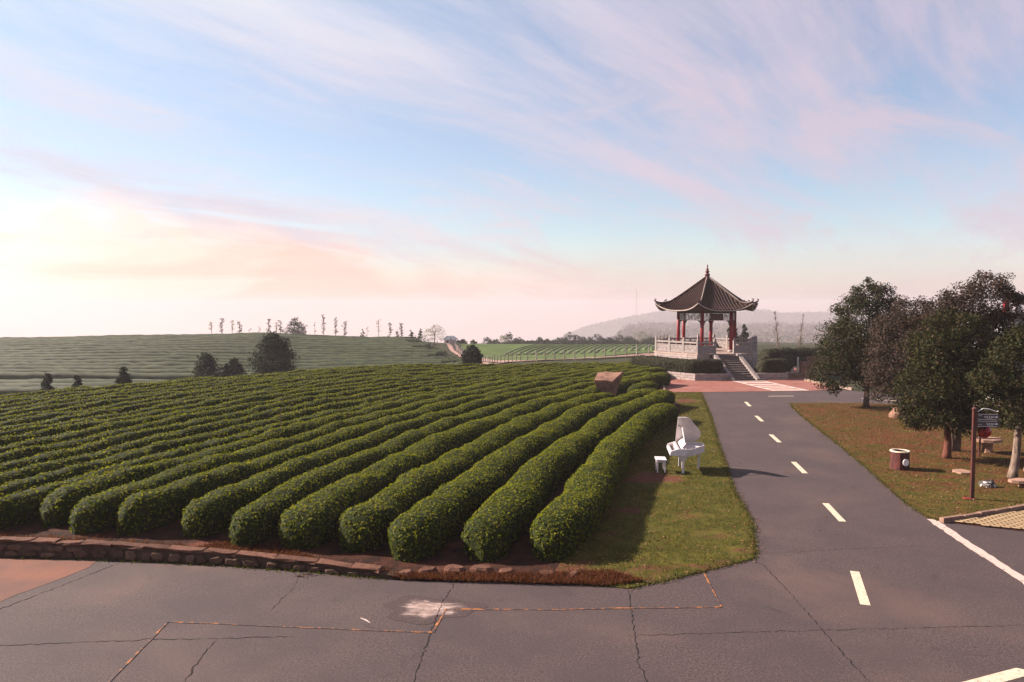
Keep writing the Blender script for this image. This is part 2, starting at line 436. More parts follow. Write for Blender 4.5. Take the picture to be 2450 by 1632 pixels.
M['house_wall'] = material('pale_render', mottled((0.52, 0.50, 0.49), (0.44, 0.42, 0.41), 0.8), 0.85, 0.25)
M['house_roof'] = material('slate_roof', mottled((0.085, 0.10, 0.13), (0.12, 0.13, 0.16), 1.0), 0.7, 0.3)
M['window_dark'] = material('window_glass', lambda t, o, g, b: (0.03, 0.035, 0.04), 0.12, 0.6)
M['mast'] = material('mast_steel', lambda t, o, g, b: (0.30, 0.28, 0.29), 0.6, 0.4)


# ------------------------------------------------------------------ mesh helpers
def raw_mesh(name, V, groups, mats, smooth=False):
    """V (n,3); groups: list of (faces array (m,k), material index)"""
    V = np.asarray(V, dtype=np.float32).reshape(-1, 3)
    me = bpy.data.meshes.new(name)
    loops, starts, mi, tot = [], [], [], 0
    for f, m in groups:
        f = np.asarray(f, dtype=np.int32)
        if f.size == 0: continue
        k = f.shape[1]
        loops.append(f.reshape(-1))
        starts.append(tot + np.arange(f.shape[0], dtype=np.int32) * k)
        mi.append(np.full(f.shape[0], m, dtype=np.int32))
        tot += f.size
    loops = np.concatenate(loops); starts = np.concatenate(starts); mi = np.concatenate(mi)
    me.vertices.add(len(V)); me.vertices.foreach_set('co', V.reshape(-1))
    me.loops.add(len(loops)); me.loops.foreach_set('vertex_index', loops)
    me.polygons.add(len(starts)); me.polygons.foreach_set('loop_start', starts)
    me.polygons.foreach_set('material_index', mi)
    if smooth is True:
        me.polygons.foreach_set('use_smooth', np.ones(len(starts), dtype=bool))
    for m in mats: me.materials.append(m)
    me.update(calc_edges=True)
    return me


def link(name, me, parent=None, loc=(0, 0, 0), rz=0.0, kind=None):
    o = bpy.data.objects.new(name, me)
    col.objects.link(o)
    o.location = loc
    o.rotation_euler = (0, 0, rz)
    if parent is not None: o.parent = parent
    if kind: o['kind'] = kind
    return o


def tag(o, label, cat, group=None, kind=None):
    if label: o['label'] = label
    if cat: o['category'] = cat
    if group: o['group'] = group
    if kind: o['kind'] = kind
    return o


def empty(name, loc, rz=0.0):
    o = bpy.data.objects.new(name, None)
    o.empty_display_size = 0.3
    col.objects.link(o)
    o.location = loc
    o.rotation_euler = (0, 0, rz)
    return o


class MB:
    """collects shapes, then links them as one mesh object"""
    def __init__(self):
        self.v = []; self.f = []; self.m = []

    def add(self, verts, faces, mi=0):
        o = len(self.v)
        self.v += [tuple(p) for p in verts]
        for f in faces:
            self.f.append([o + i for i in f]); self.m.append(mi)

    def box(self, c, s, rz=0.0, mi=0, taper=1.0, bev=0.0):
        cx, cy, cz = c; sx, sy, sz = s[0] / 2, s[1] / 2, s[2] / 2
        ca, sa = math.cos(rz), math.sin(rz)
        def T(x, y, z): return (cx + x * ca - y * sa, cy + x * sa + y * ca, cz + z)
        if bev <= 0:
            P = [T(-sx, -sy, -sz), T(sx, -sy, -sz), T(sx, sy, -sz), T(-sx, sy, -sz),
                 T(-sx * taper, -sy * taper, sz), T(sx * taper, -sy * taper, sz), T(sx * taper, sy * taper, sz), T(-sx * taper, sy * taper, sz)]
            self.add(P, [(3, 2, 1, 0), (4, 5, 6, 7), (0, 1, 5, 4), (1, 2, 6, 5), (2, 3, 7, 6), (3, 0, 4, 7)], mi)
        else:
            b = bev
            P = []
            for (ix, iy, z) in ((sx, sy, -sz), (sx, sy, sz - b), (sx - b, sy - b, sz)):
                P += [T(-ix, -iy, z), T(ix, -iy, z), T(ix, iy, z), T(-ix, iy, z)]
            F = [(3, 2, 1, 0), (8, 9, 10, 11)]
            for k in (0, 4):
                for i in range(4):
                    j = (i + 1) % 4
                    F.append((k + i, k + j, k + 4 + j, k + 4 + i))
            self.add(P, F, mi)

    def prism(self, poly, z0, z1, mi=0):
        n = len(poly)
        P = [(x, y, z0) for x, y in poly] + [(x, y, z1) for x, y in poly]
        F = [tuple(range(n - 1, -1, -1)), tuple(range(n, 2 * n))]
        F += [(i, (i + 1) % n, n + (i + 1) % n, n + i) for i in range(n)]
        self.add(P, F, mi)

    def lathe(self, prof, c=(0, 0, 0), seg=16, mi=0, cap=True):
        P, F = [], []
        for r, z in prof:
            for k in range(seg):
                a = 2 * math.pi * k / seg
                P.append((c[0] + r * math.cos(a), c[1] + r * math.sin(a), c[2] + z))
        for i in range(len(prof) - 1):
            for k in range(seg):
                j = (k + 1) % seg
                F.append((i * seg + k, i * seg + j, (i + 1) * seg + j, (i + 1) * seg + k))
        if cap:
            F.append(tuple(range(seg - 1, -1, -1)))
            F.append(tuple((len(prof) - 1) * seg + k for k in range(seg)))
        self.add(P, F, mi)

    def tube(self, pts, rad, seg=6, mi=0):
        pts = [Vector(p) for p in pts]
        n = len(pts)
        rad = [rad] * n if isinstance(rad, (int, float)) else rad
        P, F = [], []
        for i, p in enumerate(pts):
            d = (pts[min(i + 1, n - 1)] - pts[max(i - 1, 0)])
            if d.length < 1e-6: d = Vector((0, 0, 1))
            d.normalize()
            a = d.cross(Vector((0, 0, 1)) if abs(d.z) < 0.9 else Vector((1, 0, 0))).normalized()
            b = d.cross(a)
            for k in range(seg):
                t = 2 * math.pi * k / seg
                P.append(p + (a * math.cos(t) + b * math.sin(t)) * rad[i])
        for i in range(n - 1):
            for k in range(seg):
                j = (k + 1) % seg
                F.append((i * seg + k, (i + 1) * seg + k, (i + 1) * seg + j, i * seg + j))
        F.append(tuple(range(seg)))
        F.append(tuple((n - 1) * seg + k for k in range(seg - 1, -1, -1)))
        self.add(P, F, mi)

    def mesh(self, name, mats, smooth=False, recalc=True):
        me = bpy.data.meshes.new(name)
        me.from_pydata(self.v, [], self.f)
        me.polygons.foreach_set('material_index', np.array(self.m, dtype=np.int32))
        if recalc:
            bm = bmesh.new(); bm.from_mesh(me)
            bmesh.ops.recalc_face_normals(bm, faces=bm.faces[:])
            bm.to_mesh(me); bm.free()
        if smooth:
            me.polygons.foreach_set('use_smooth', np.ones(len(me.polygons), dtype=bool))
        for m in (mats if isinstance(mats, (list, tuple)) else [mats]): me.materials.append(m)
        me.update()
        return me

    def build(self, name, mats, parent=None, loc=(0, 0, 0), rz=0.0, smooth=False, kind=None):
        return link(name, self.mesh(name, mats, smooth), parent, loc, rz, kind)


def sheet(name, poly, z, mat, kind='structure', parent=None, cuts=0):
    """a flat ground sheet from an outline"""
    bm = bmesh.new()
    vs = [bm.verts.new((p[0], p[1], z)) for p in poly]
    f = bm.faces.new(vs)
    if f.normal.z < 0: bmesh.ops.reverse_faces(bm, faces=[f])
    bmesh.ops.triangulate(bm, faces=bm.faces[:])
    if cuts:
        for _ in range(cuts):
            long = [e for e in bm.edges if e.calc_length() > 0.6]
            bmesh.ops.subdivide_edges(bm, edges=long, cuts=1)
            bmesh.ops.triangulate(bm, faces=bm.faces[:])
    bm.normal_update()
    for q in bm.faces:
        if q.normal.z < 0: q.normal_flip()
    me = bpy.data.meshes.new(name)
    bm.to_mesh(me); bm.free()
    me.materials.append(mat)
    return link(name, me, parent, kind=kind)


def ribbon(pts, wd, z, mb, jitter=0.0, taper=False):
    n = len(pts)
    P = []
    for i, (x, y) in enumerate(pts):
        a = pts[max(i - 1, 0)]; b = pts[min(i + 1, n - 1)]
        dx, dy = b[0] - a[0], b[1] - a[1]
        L = math.hypot(dx, dy) or 1
        nx, ny = -dy / L, dx / L
        h = wd / 2 * (1 + random.uniform(-jitter, jitter))
        if taper and (i == 0 or i == n - 1): h *= 0.25
        P += [(x + nx * h, y + ny * h, z), (x - nx * h, y - ny * h, z)]
    mb.add(P, [(2 * i, 2 * i + 1, 2 * i + 3, 2 * i + 2) for i in range(n - 1)])


def wander(pts, step, amp):
    """resample a polyline with small sideways wander (cracks)"""
    o = []
    for (a, b) in zip(pts[:-1], pts[1:]):
        L = math.hypot(b[0] - a[0], b[1] - a[1])
        n = max(1, int(L / step))
        for i in range(n):
            t = i / n
            o.append((a[0] + (b[0] - a[0]) * t + random.gauss(0, amp), a[1] + (b[1] - a[1]) * t + random.gauss(0, amp)))
    o.append(pts[-1])
    return o


def leaves(P, N, size, aspect=0.5, spread=0.7, fold=0.12):
    """leaf-sized folded quads at P facing roughly N"""
    n = len(P)
    Nn = N + rng.normal(0, spread, (n, 3))
    Nn /= np.linalg.norm(Nn, axis=1, keepdims=True) + 1e-9
    t = rng.normal(0, 1, (n, 3))
    t -= (t * Nn).sum(1, keepdims=True) * Nn
    t /= np.linalg.norm(t, axis=1, keepdims=True) + 1e-9
    b = np.cross(Nn, t)
    L = (size * rng.uniform(0.7, 1.25, n))[:, None]
    W = L * aspect
    V = np.empty((n, 4, 3), dtype=np.float32)
    V[:, 0] = P - t * L / 2
    V[:, 1] = P + b * W / 2 + Nn * W * fold
    V[:, 2] = P + t * L / 2
    V[:, 3] = P - b * W / 2 + Nn * W * fold
    F = np.arange(4 * n, dtype=np.int32).reshape(n, 4)
    return V.reshape(-1, 3), F


def smoothstep(t):
    t = np.clip(t, 0, 1)
    return t * t * (3 - 2 * t)


# ------------------------------------------------------------------ the lie of the land
CREST = np.array([(-160, 10), (-60, 18), (-40, 27), (-25.6, 36.7), (-19.3, 44.6), (-14.4, 49.0), (-11.0, 53.5), (-7.0, 56.3), (-2.5, 58.0), (2.5, 58.9),
                  (9.6, 60.0), (16, 69), (30, 76), (80, 84), (400, 120)], float)


def crest_y(x): return np.interp(x, CREST[:, 0], CREST[:, 1])


def soil_z(x, y): return 0.29 * smoothstep((-x - 1.5) / 9.5) * smoothstep((70 - np.abs(x)) / 30)


def ground_z(x, y):
    x = np.asarray(x, float); y = np.asarray(y, float)
    t = y - crest_y(x)
    s = soil_z(x, y)
    D = np.interp(x, [-30, -10, 2, 10, 20, 60], [5.0, 4.4, 3.5, 3.3, 3.2, 3.2])
    z = s * (1 - smoothstep(t / 12)) - D * smoothstep(t / np.interp(x, [-14, 0, 30], [42.0, 68.0, 80.0]))
    # beyond the far field the land drops into a wide misty valley; a terrace holds up longer on the right
    az = x / np.maximum(y, 1.0)
    d = np.hypot(x, y)
    right = smoothstep((az - 0.10) / 0.08)
    z = z - 5.2 * smoothstep((y - 152) / 80)
    z = z - 26.5 * smoothstep((d - 250) / 450)
    z = z + right * (2.0 * smoothstep((d - 740) / 650) + 2.6 * np.sin(d * 0.025 + 6 * az) * smoothstep((d - 690) / 90) * (1 - smoothstep((d - 1400) / 90)))
    z = z - 260 * smoothstep((d - (300 + 1160 * right)) / (1500 - 500 * right))
    # tea hill on the left
    ridge = np.interp(x, [-400, -200, -104, -52, -19, 0, 14], [1.2, 1.9, 2.55, 3.35, 2.1, 0.5, 0.0])
    z = z + ridge * smoothstep((y - 84) / 76) * (1 - smoothstep((y - 168) / 70))
    return z


xs = np.concatenate([np.linspace(-3600, -170, 40), np.arange(-160, 90, 2.0), np.linspace(95, 420, 40), np.linspace(450, 3600, 34)])
ys = np.concatenate([np.linspace(-300, -5, 12), np.arange(0, 180, 2.0), np.linspace(184, 420, 40), np.linspace(428, 900, 40), np.linspace(912, 1600, 56), np.linspace(1660, 3600, 24)])
GX, GY = np.meshgrid(xs, ys)
GZ = ground_z(GX, GY)
near_f = (GY < 17.5)
GZ = np.where(near_f, -0.08, GZ - 0.08)
nx_, ny_ = len(xs), len(ys)
idx = np.arange(nx_ * ny_).reshape(ny_, nx_)
quads = np.stack([idx[:-1, :-1], idx[:-1, 1:], idx[1:, 1:], idx[1:, :-1]], -1).reshape(-1, 4)
link('terrain', raw_mesh('terrain', np.stack([GX, GY, GZ], -1), [(quads, 0)], [M['terrain']], True), kind='structure')

# rounded wooded hill closing the view on the right, far off
hx = np.linspace(40, 1900, 240); hy = np.linspace(2100, 2700, 30)
HX, HY = np.meshgrid(hx, hy)
az = HX / HY
HILL_P = [-125, -70.0, -40.0, -21.0, -19.0, -26.0, -15.5, -17.0, -27.0, -23.0, -26, -40]
prof = np.interp(az, [0.04, 0.10, 0.155, 0.20, 0.27, 0.30, 0.325, 0.345, 0.36, 0.42, 0.5, 0.7], HILL_P)
HZ_ = -285 + (prof + 285) * np.exp(-((HY - 2400) / 150.0) ** 2) + rng.normal(0, 1.2, HX.shape) * np.exp(-((HY - 2400) / 150.0) ** 2)
ii = np.arange(HX.size).reshape(HX.shape)
hq = np.stack([ii[:-1, :-1], ii[:-1, 1:], ii[1:, 1:], ii[1:, :-1]], -1).reshape(-1, 4)
link('hill', raw_mesh('hill', np.stack([HX, HY, HZ_], -1), [(hq, 0)], [M['wood_hill']], False), kind='structure')

# pale air over the whole valley
hb = MB(); hb.box((0, 1660, -137.0), (7300, 4000, 316))
hz = hb.build('haze', [], kind='stuff')
hm = bpy.data.materials.new('valley_haze'); hm.use_nodes = True
ht = NT(hm.node_tree)
ho = ht.new('ShaderNodeOutputMaterial'); pv = ht.new('ShaderNodeVolumePrincipled')
pv.inputs['Color'].default_value = (0.58, 0.525, 0.555, 1)
pv.inputs['Density'].default_value = 0.00048
pv.inputs['Anisotropy'].default_value = 0.12
ht.l.new(pv.outputs[0], ho.inputs['Volume'])
hz.data.materials.append(hm)

# ------------------------------------------------------------------ roads and ground sheets
VERGE_R = [(11.68, 45.6), (9.69, 35.85), (8.14, 29.01), (7.24, 24.73), (6.5, 21.35), (6.30, 20.0), (6.03, 18.3), (5.60, 16.9), (5.42, 16.2), (5.21, 15.71), (4.1, 15.04),
           (3.01, 14.41), (2.24, 14.03), (1.4, 14.22), (-0.43, 14.37), (-2.29, 14.46)]
WALL = [(-2.29, 14.46), (-4.13, 14.92), (-6.3, 15.33), (-8.92, 15.66), (-11.13, 15.82), (-15.5, 16.2), (-24, 17.0)]
road = sheet('road', [(-40, -15), (40, -15), (40, 36), (34, 40), (23.04, 44.67), (21.3, 47.0), (18.84, 46.7), (11.66, 46.1)] + VERGE_R + WALL[1:] + [(-40, 18.4)], 0.0, M['asphalt'])

sheet('red_pavement', [(-30, 17.4), (-15.5, 16.1), (-11.06, 15.73), (-8.89, 15.59), (-8.84, 15.18), (-9.09, 14.39), (-9.37, 13.76), (-9.46, 13.4), (-9.9, 12.2), (-10.8, 10.4), (-30, 10.4)], 0.004, M['concrete_red'])


def row_a_x(y): return float(np.interp(y, [13, 15, 18, 22, 26, 30, 34, 36, 40, 46], [-0.3, 0.5, 1.6, 2.75, 3.8, 5.1, 7.0, 8.0, 8.9, 9.3]))


left_edge = [(row_a_x(y) + (0.35 if y < 35 else 0.25), y) for y in np.arange(45.6, 15.5, -2.0)]
verge = sheet('grass_verge', VERGE_R[:-3] + [(1.0, 14.3), (0.9, 15.0)] + left_edge[::-1], 0.014, M['verge'], cuts=7)
# bare red soil where people step: round the piano, along the hedge foot, by the road corner
spots = [(4.75, 23.35, 0.75, 0.38), (4.4, 22.7, 0.8, 0.28), (9.9, 41.6, 1.0, 0.34), (4.9, 18.9, 0.5, 0.26), (4.7, 17.3, 0.6, 0.26), (3.2, 19.3, 0.5, 0.25), (5.1, 16.2, 0.6, 0.2), (9.9, 38.5, .7, .18)]
me = verge.data
at = me.attributes.new('bare', 'FLOAT', 'POINT')
vals = []
for vtx in me.vertices:
    x, y = vtx.co.x, vtx.co.y
    b = -0.02
    d = x - row_a_x(y)
    b += 0.09 * max(0, 1 - abs(d - 0.6) / 1.1)
    for sx, sy, sr, sv in spots:
        b += 0.62 * sv * math.exp(-(((x - sx) / sr) ** 2 + ((y - sy) / (sr * 0.8)) ** 2))
    if y < 15.4: b += 0.12
    vals.append(b)
at.data.foreach_set('value', np.array(vals, dtype=np.float32))

LAWN = [(15.37, 40.54), (14.81, 38.58), (14.1, 35.45), (13.47, 32.24), (12.8, 28.8), (12.1, 25.46), (11.6, 23.2), (11.16, 21.4), (10.85, 19.9), (10.72, 18.81), (10.89, 18.47), (11.5, 18.69), (13.74, 19.65),
        (20, 22.3), (27, 25.2), (40, 27), (40, 33.5), (30, 37.5), (23, 39.6), (19.38, 40.54), (17.5, 40.8)]
lawn = sheet('lawn', LAWN, 0.034, M['lawn'], cuts=8)
me = lawn.data
at = me.attributes.new('bare', 'FLOAT', 'POINT')
vals = []
for vtx in me.vertices:
    x, y = vtx.co.x, vtx.co.y
    b = 0.06 + 0.10 * math.exp(-((x - 16) / 3.0) ** 2 - ((y - 29) / 6.0) ** 2) + 0.08 * math.exp(-((y - 38.5) / 2.5) ** 2)
    if y < 21: b -= 0.08
    vals.append(b)
at.data.foreach_set('value', np.array(vals, dtype=np.float32))

plaza = sheet('brick_plaza', [(9.4, 45.75), (11.66, 45.8), (16.5, 46.3), (18.84, 46.45), (21.32, 47.77), (21.2, 50.5), (20.92, 52.73), (23.2, 54.6), (25.5, 60), (23, 67), (9, 67), (7.0, 60), (8.2, 57.0), (10.1, 51.8)], 0.012, M['plaza'])
# pale strip of bands leading to the stairs
strip = [(15.75, 52.55), (17.85, 52.75), (18.75, 46.62), (16.55, 46.50)]
rb = MB()
def lerp(a, b, t): return (a[0] + (b[0] - a[0]) * t, a[1] + (b[1] - a[1]) * t)
for k in range(6):
    t0, t1 = (k + 0.0) / 5.6, (k + 0.52) / 5.6
    q = [lerp(strip[0], strip[3], t0), lerp(strip[1], strip[2], t0), lerp(strip[1], strip[2], min(t1, 1)), lerp(strip[0], strip[3], min(t1, 1))]
    m_ = MB(); m_.add([(x, y, 0.016) for x, y in q], [(0, 1, 2, 3)])
    m_.build('paving_band', M['paint_path'], plaza)
for a, b in ((strip[0], strip[3]), (strip[1], strip[2])):
    m_ = MB(); ribbon([lerp(a, b, t) for t in np.linspace(0, 1, 6)], 0.22, 0.020, m_)
    m_.build('paving_edge', M['paint_path'], plaza)

# lane dashes
for x0, y0, x1, y1 in [(13.11, 41.28, 12.79, 39.52), (12.0, 36.12, 11.72, 34.4), (10.9, 30.91, 10.63, 29.15), (9.80, 25.51, 9.52, 23.78), (8.65, 20.16, 8.36, 18.45), (7.05, 14.96, 6.46, 13.26)]:
    m_ = MB(); ribbon([(x0, y0), (x1, y1)], 0.175, 0.004, m_)
    m_.build('lane_dash', M['paint_white'], road)
m_ = MB(); m_.add([(6.35, 10.42, 0.004), (7.62, 10.92, 0.004), (7.86, 10.78, 0.004), (6.6, 10.28, 0.004)], [(0, 1, 2, 3)])
m_.build('parking_line', M['paint_white'], road)
m_ = MB(); ribbon(wander([(10.72, 18.65), (10.45, 16.8), (10.30, 15.4), (10.10, 13.6), (9.9, 11.5)], 0.15, 0.006), 0.24, 0.004, m_, 0.15)
m_.build('edge_line', M['paint_line'], road)
m_ = MB(); ribbon([(15.27, 43.86), (16.82, 43.92)], 0.14, 0.004, m_); m_.build('stop_line', M['paint_white'], road)
m_ = MB(); ribbon([(20.3, 42.75), (21.6, 41.85), (27, 38.9)], 0.12, 0.004, m_); m_.build('stop_line', M['paint_white'], road)

# cracks and a construction joint
for pts, wd in [([(-9.9, 11.4), (-9.23, 13.07), (-8.32, 15.50)], 0.022), ([(-9.2, 11.55), (-8.25, 11.65), (-5.95, 11.86), (-4.89, 11.9), (-4.2, 11.95), (-3.6, 11.98)], 0.024),
                ([(-4.85, 11.9), (-4.84, 11.35), (-4.81, 10.78), (-4.70, 10.0)], 0.024), ([(-1.13, 14.33), (-1.29, 13.33), (-1.37, 11.89), (-1.44, 10.2)], 0.022),
                ([(2.26, 14.03), (2.15, 13.16), (2.03, 11.89), (1.95, 11.07), (1.97, 10.2)], 0.028), ([(2.06, 12.02), (3.7, 12.13), (5.28, 12.21), (8.77, 12.41), (12, 12.6)], 0.016),
                ([(5.0, 15.9), (5.29, 15.35), (5.3, 14.22), (5.26, 12.75), (5.22, 11.81), (5.19, 10.2)], 0.024), ([(-4.31, 14.78), (-4.23, 14.0), (-4.35, 13.0)], 0.014),
                ([(5.35, 16.0), (7.2, 16.3), (9.5, 16.6)], 0.010), ([(-7.9, 11.0), (-8.4, 11.62)], 0.018)]:
    m_ = MB(); ribbon(wander(pts, 0.08, 0.014), wd * 0.58, 0.004, m_, 0.8, True)
    m_.build('crack', M['crack'], road)
# hand-sprayed orange layout marks
for pts in [[(-5.86, 10.2), (-5.95, 12.54)], [(-5.95, 12.54), (-5.15, 12.47), (-1.58, 12.13), (-1.33, 12.13)], [(-1.33, 12.13), (-1.18, 13.07)], [(-1.18, 13.07), (0.55, 13.05), (3.8, 13.16)], [(3.8, 13.16), (3.92, 14.85)]]:
    m_ = MB(); ribbon(wander(pts, 0.3, 0.006), 0.036, 0.008, m_, 0.4)
    m_.build('orange_marking', M['paint_orange'], road)
# scuffed lime patch
P, F, wv = [(-1.5, 13.12, 0.004)], [], [0.42]
nseg = 40
for ring, (k, wr) in enumerate([(0.35, 0.36), (0.62, 0.26), (0.85, 0.08), (1.1, -0.35)]):
    for i in range(nseg):
        a = 2 * math.pi * i / nseg
        r = k * (1 + 0.16 * math.sin(3 * a + 1) + 0.10 * math.sin(7 * a))
        P.append((-1.48 + 0.78 * r * math.cos(a), 13.10 + 0.52 * r * math.sin(a), 0.004)); wv.append(wr)
for i in range(nseg):
    j = (i + 1) % nseg
    F.append((0, 1 + i, 1 + j))
    for q in range(3):
        F.append((1 + q * nseg + i, 1 + (q + 1) * nseg + i, 1 + (q + 1) * nseg + j, 1 + q * nseg + j))
m_ = MB(); m_.add(P, F)
pt = m_.build('lime_patch', M['patch'], road)
a_ = pt.data.attributes.new('wear', 'FLOAT', 'POINT'); a_.data.foreach_set('value', np.array(wv, dtype=np.float32))
m_ = MB(); ribbon([(-2.66, 12.70), (-2.55, 12.62), (-2.45, 12.50)], 0.05, 0.004, m_, 0.4, True); m_.build('lime_smear', M['paint_path'], road)

# soil of the tea field
sv, sf = [], []
yrow = np.concatenate([np.linspace(0, 1, 45)])
sx_ = np.concatenate([np.arange(-60, -14, 2.0), np.arange(-14, 10.3, 0.6)])
wallx = np.array([p[0] for p in WALL][::-1]); wally = np.array([p[1] for p in WALL][::-1])
def front_y(x): return np.interp(x, np.concatenate([wallx, [-0.43, 1.4, 2.3, 9.2, 10.2]]), np.concatenate([wally, [14.45, 14.3, 15.0, 36.5, 47]])) + 0.10
SX = np.tile(sx_, (len(yrow), 1))
fy = front_y(sx_); cy_ = crest_y(sx_) + 3.5
SY = fy[None, :] + (cy_ - fy)[None, :] * yrow[:, None]
SZ = ground_z(SX, SY) + 0.002
ii = np.arange(SX.size).reshape(SX.shape)
sq = np.stack([ii[:-1, :-1], ii[:-1, 1:], ii[1:, 1:], ii[1:, :-1]], -1).reshape(-1, 4)
link('tea_field_soil', raw_mesh('tea_field_soil', np.stack([SX, SY, SZ], -1), [(sq, 0)], [M['soil']], True), kind='structure')


# ------------------------------------------------------------------ tea hedges
YS = np.array([15.0, 18, 22, 26, 30, 34, 38, 42, 46, 50, 54, 58, 62, 66])
ROWX = [
    [0.20, 1.29, 2.44, 3.51, 4.82, 6.68, 9.2, 12.0, 15, 18, 21, 24, 27, 30],
    [-1.15, -0.38, 0.71, 1.94, 3.37, 5.04, 7.02, 9.4, 12, 15, 18, 21, 24, 27],
    [-2.85, -1.92, -0.79, 0.40, 1.75, 3.30, 5.47, 8.42, 11, 14, 17, 20, 23, 26],
    [-4.15, -3.32, -2.25, -1.10, 0.22, 1.80, 3.96, 6.61, 9.4, 12, 15, 18, 21, 24],
    [-5.25, -4.75, -3.85, -2.76, -1.35, 0.25, 2.25, 4.60, 7.13, 9.9, 13, 16, 19, 22],
    [-6.45, -5.97, -5.15, -4.12, -2.80, -1.25, 0.72, 3.00, 5.68, 8.5, 11.5, 14, 17, 20],
    [-8.0, -7.24, -6.32, -5.30, -4.14, -2.70, -0.86, 1.50, 4.30, 7.1, 10, 13, 16, 19],
    [-9.5, -8.65, -7.55, -6.46, -5.25, -3.90, -2.22, 0.05, 2.65, 5.6, 8.6, 11.6, 14.6, 17],
    [-10.65, -9.75, -8.60, -7.50, -6.28, -4.98, -3.40, -1.40, 0.95, 4.0, 7.2, 10.3, 13.4, 16],
]
ROWX = [np.array(r, float) + 0.28 for r in ROWX]
while len(ROWX) < 29:
    k = len(ROWX)
    ROWX.append(ROWX[-1] - (1.10 + 0.14 * min(1, (k - 9) / 4)))
ROW_END = {0: 35.0, 1: 40.3, 2: 41.4, 3: 39.7, 4: 50.6, 5: 51.5, 6: 56.0, 7: 58.0}

ordinal = ['', 'first', 'second', 'third', 'fourth', 'fifth', 'sixth', 'seventh', 'eighth', 'ninth', 'tenth', 'eleventh', 'twelfth', 'thirteenth', 'fourteenth', 'fifteenth', 'sixteenth', 'seventeenth',
           'eighteenth', 'nineteenth', 'twentieth', 'twenty-first', 'twenty-second', 'twenty-third', 'twenty-fourth', 'twenty-fifth', 'twenty-sixth', 'twenty-seventh', 'twenty-eighth', 'twenty-ninth', 'thirtieth']


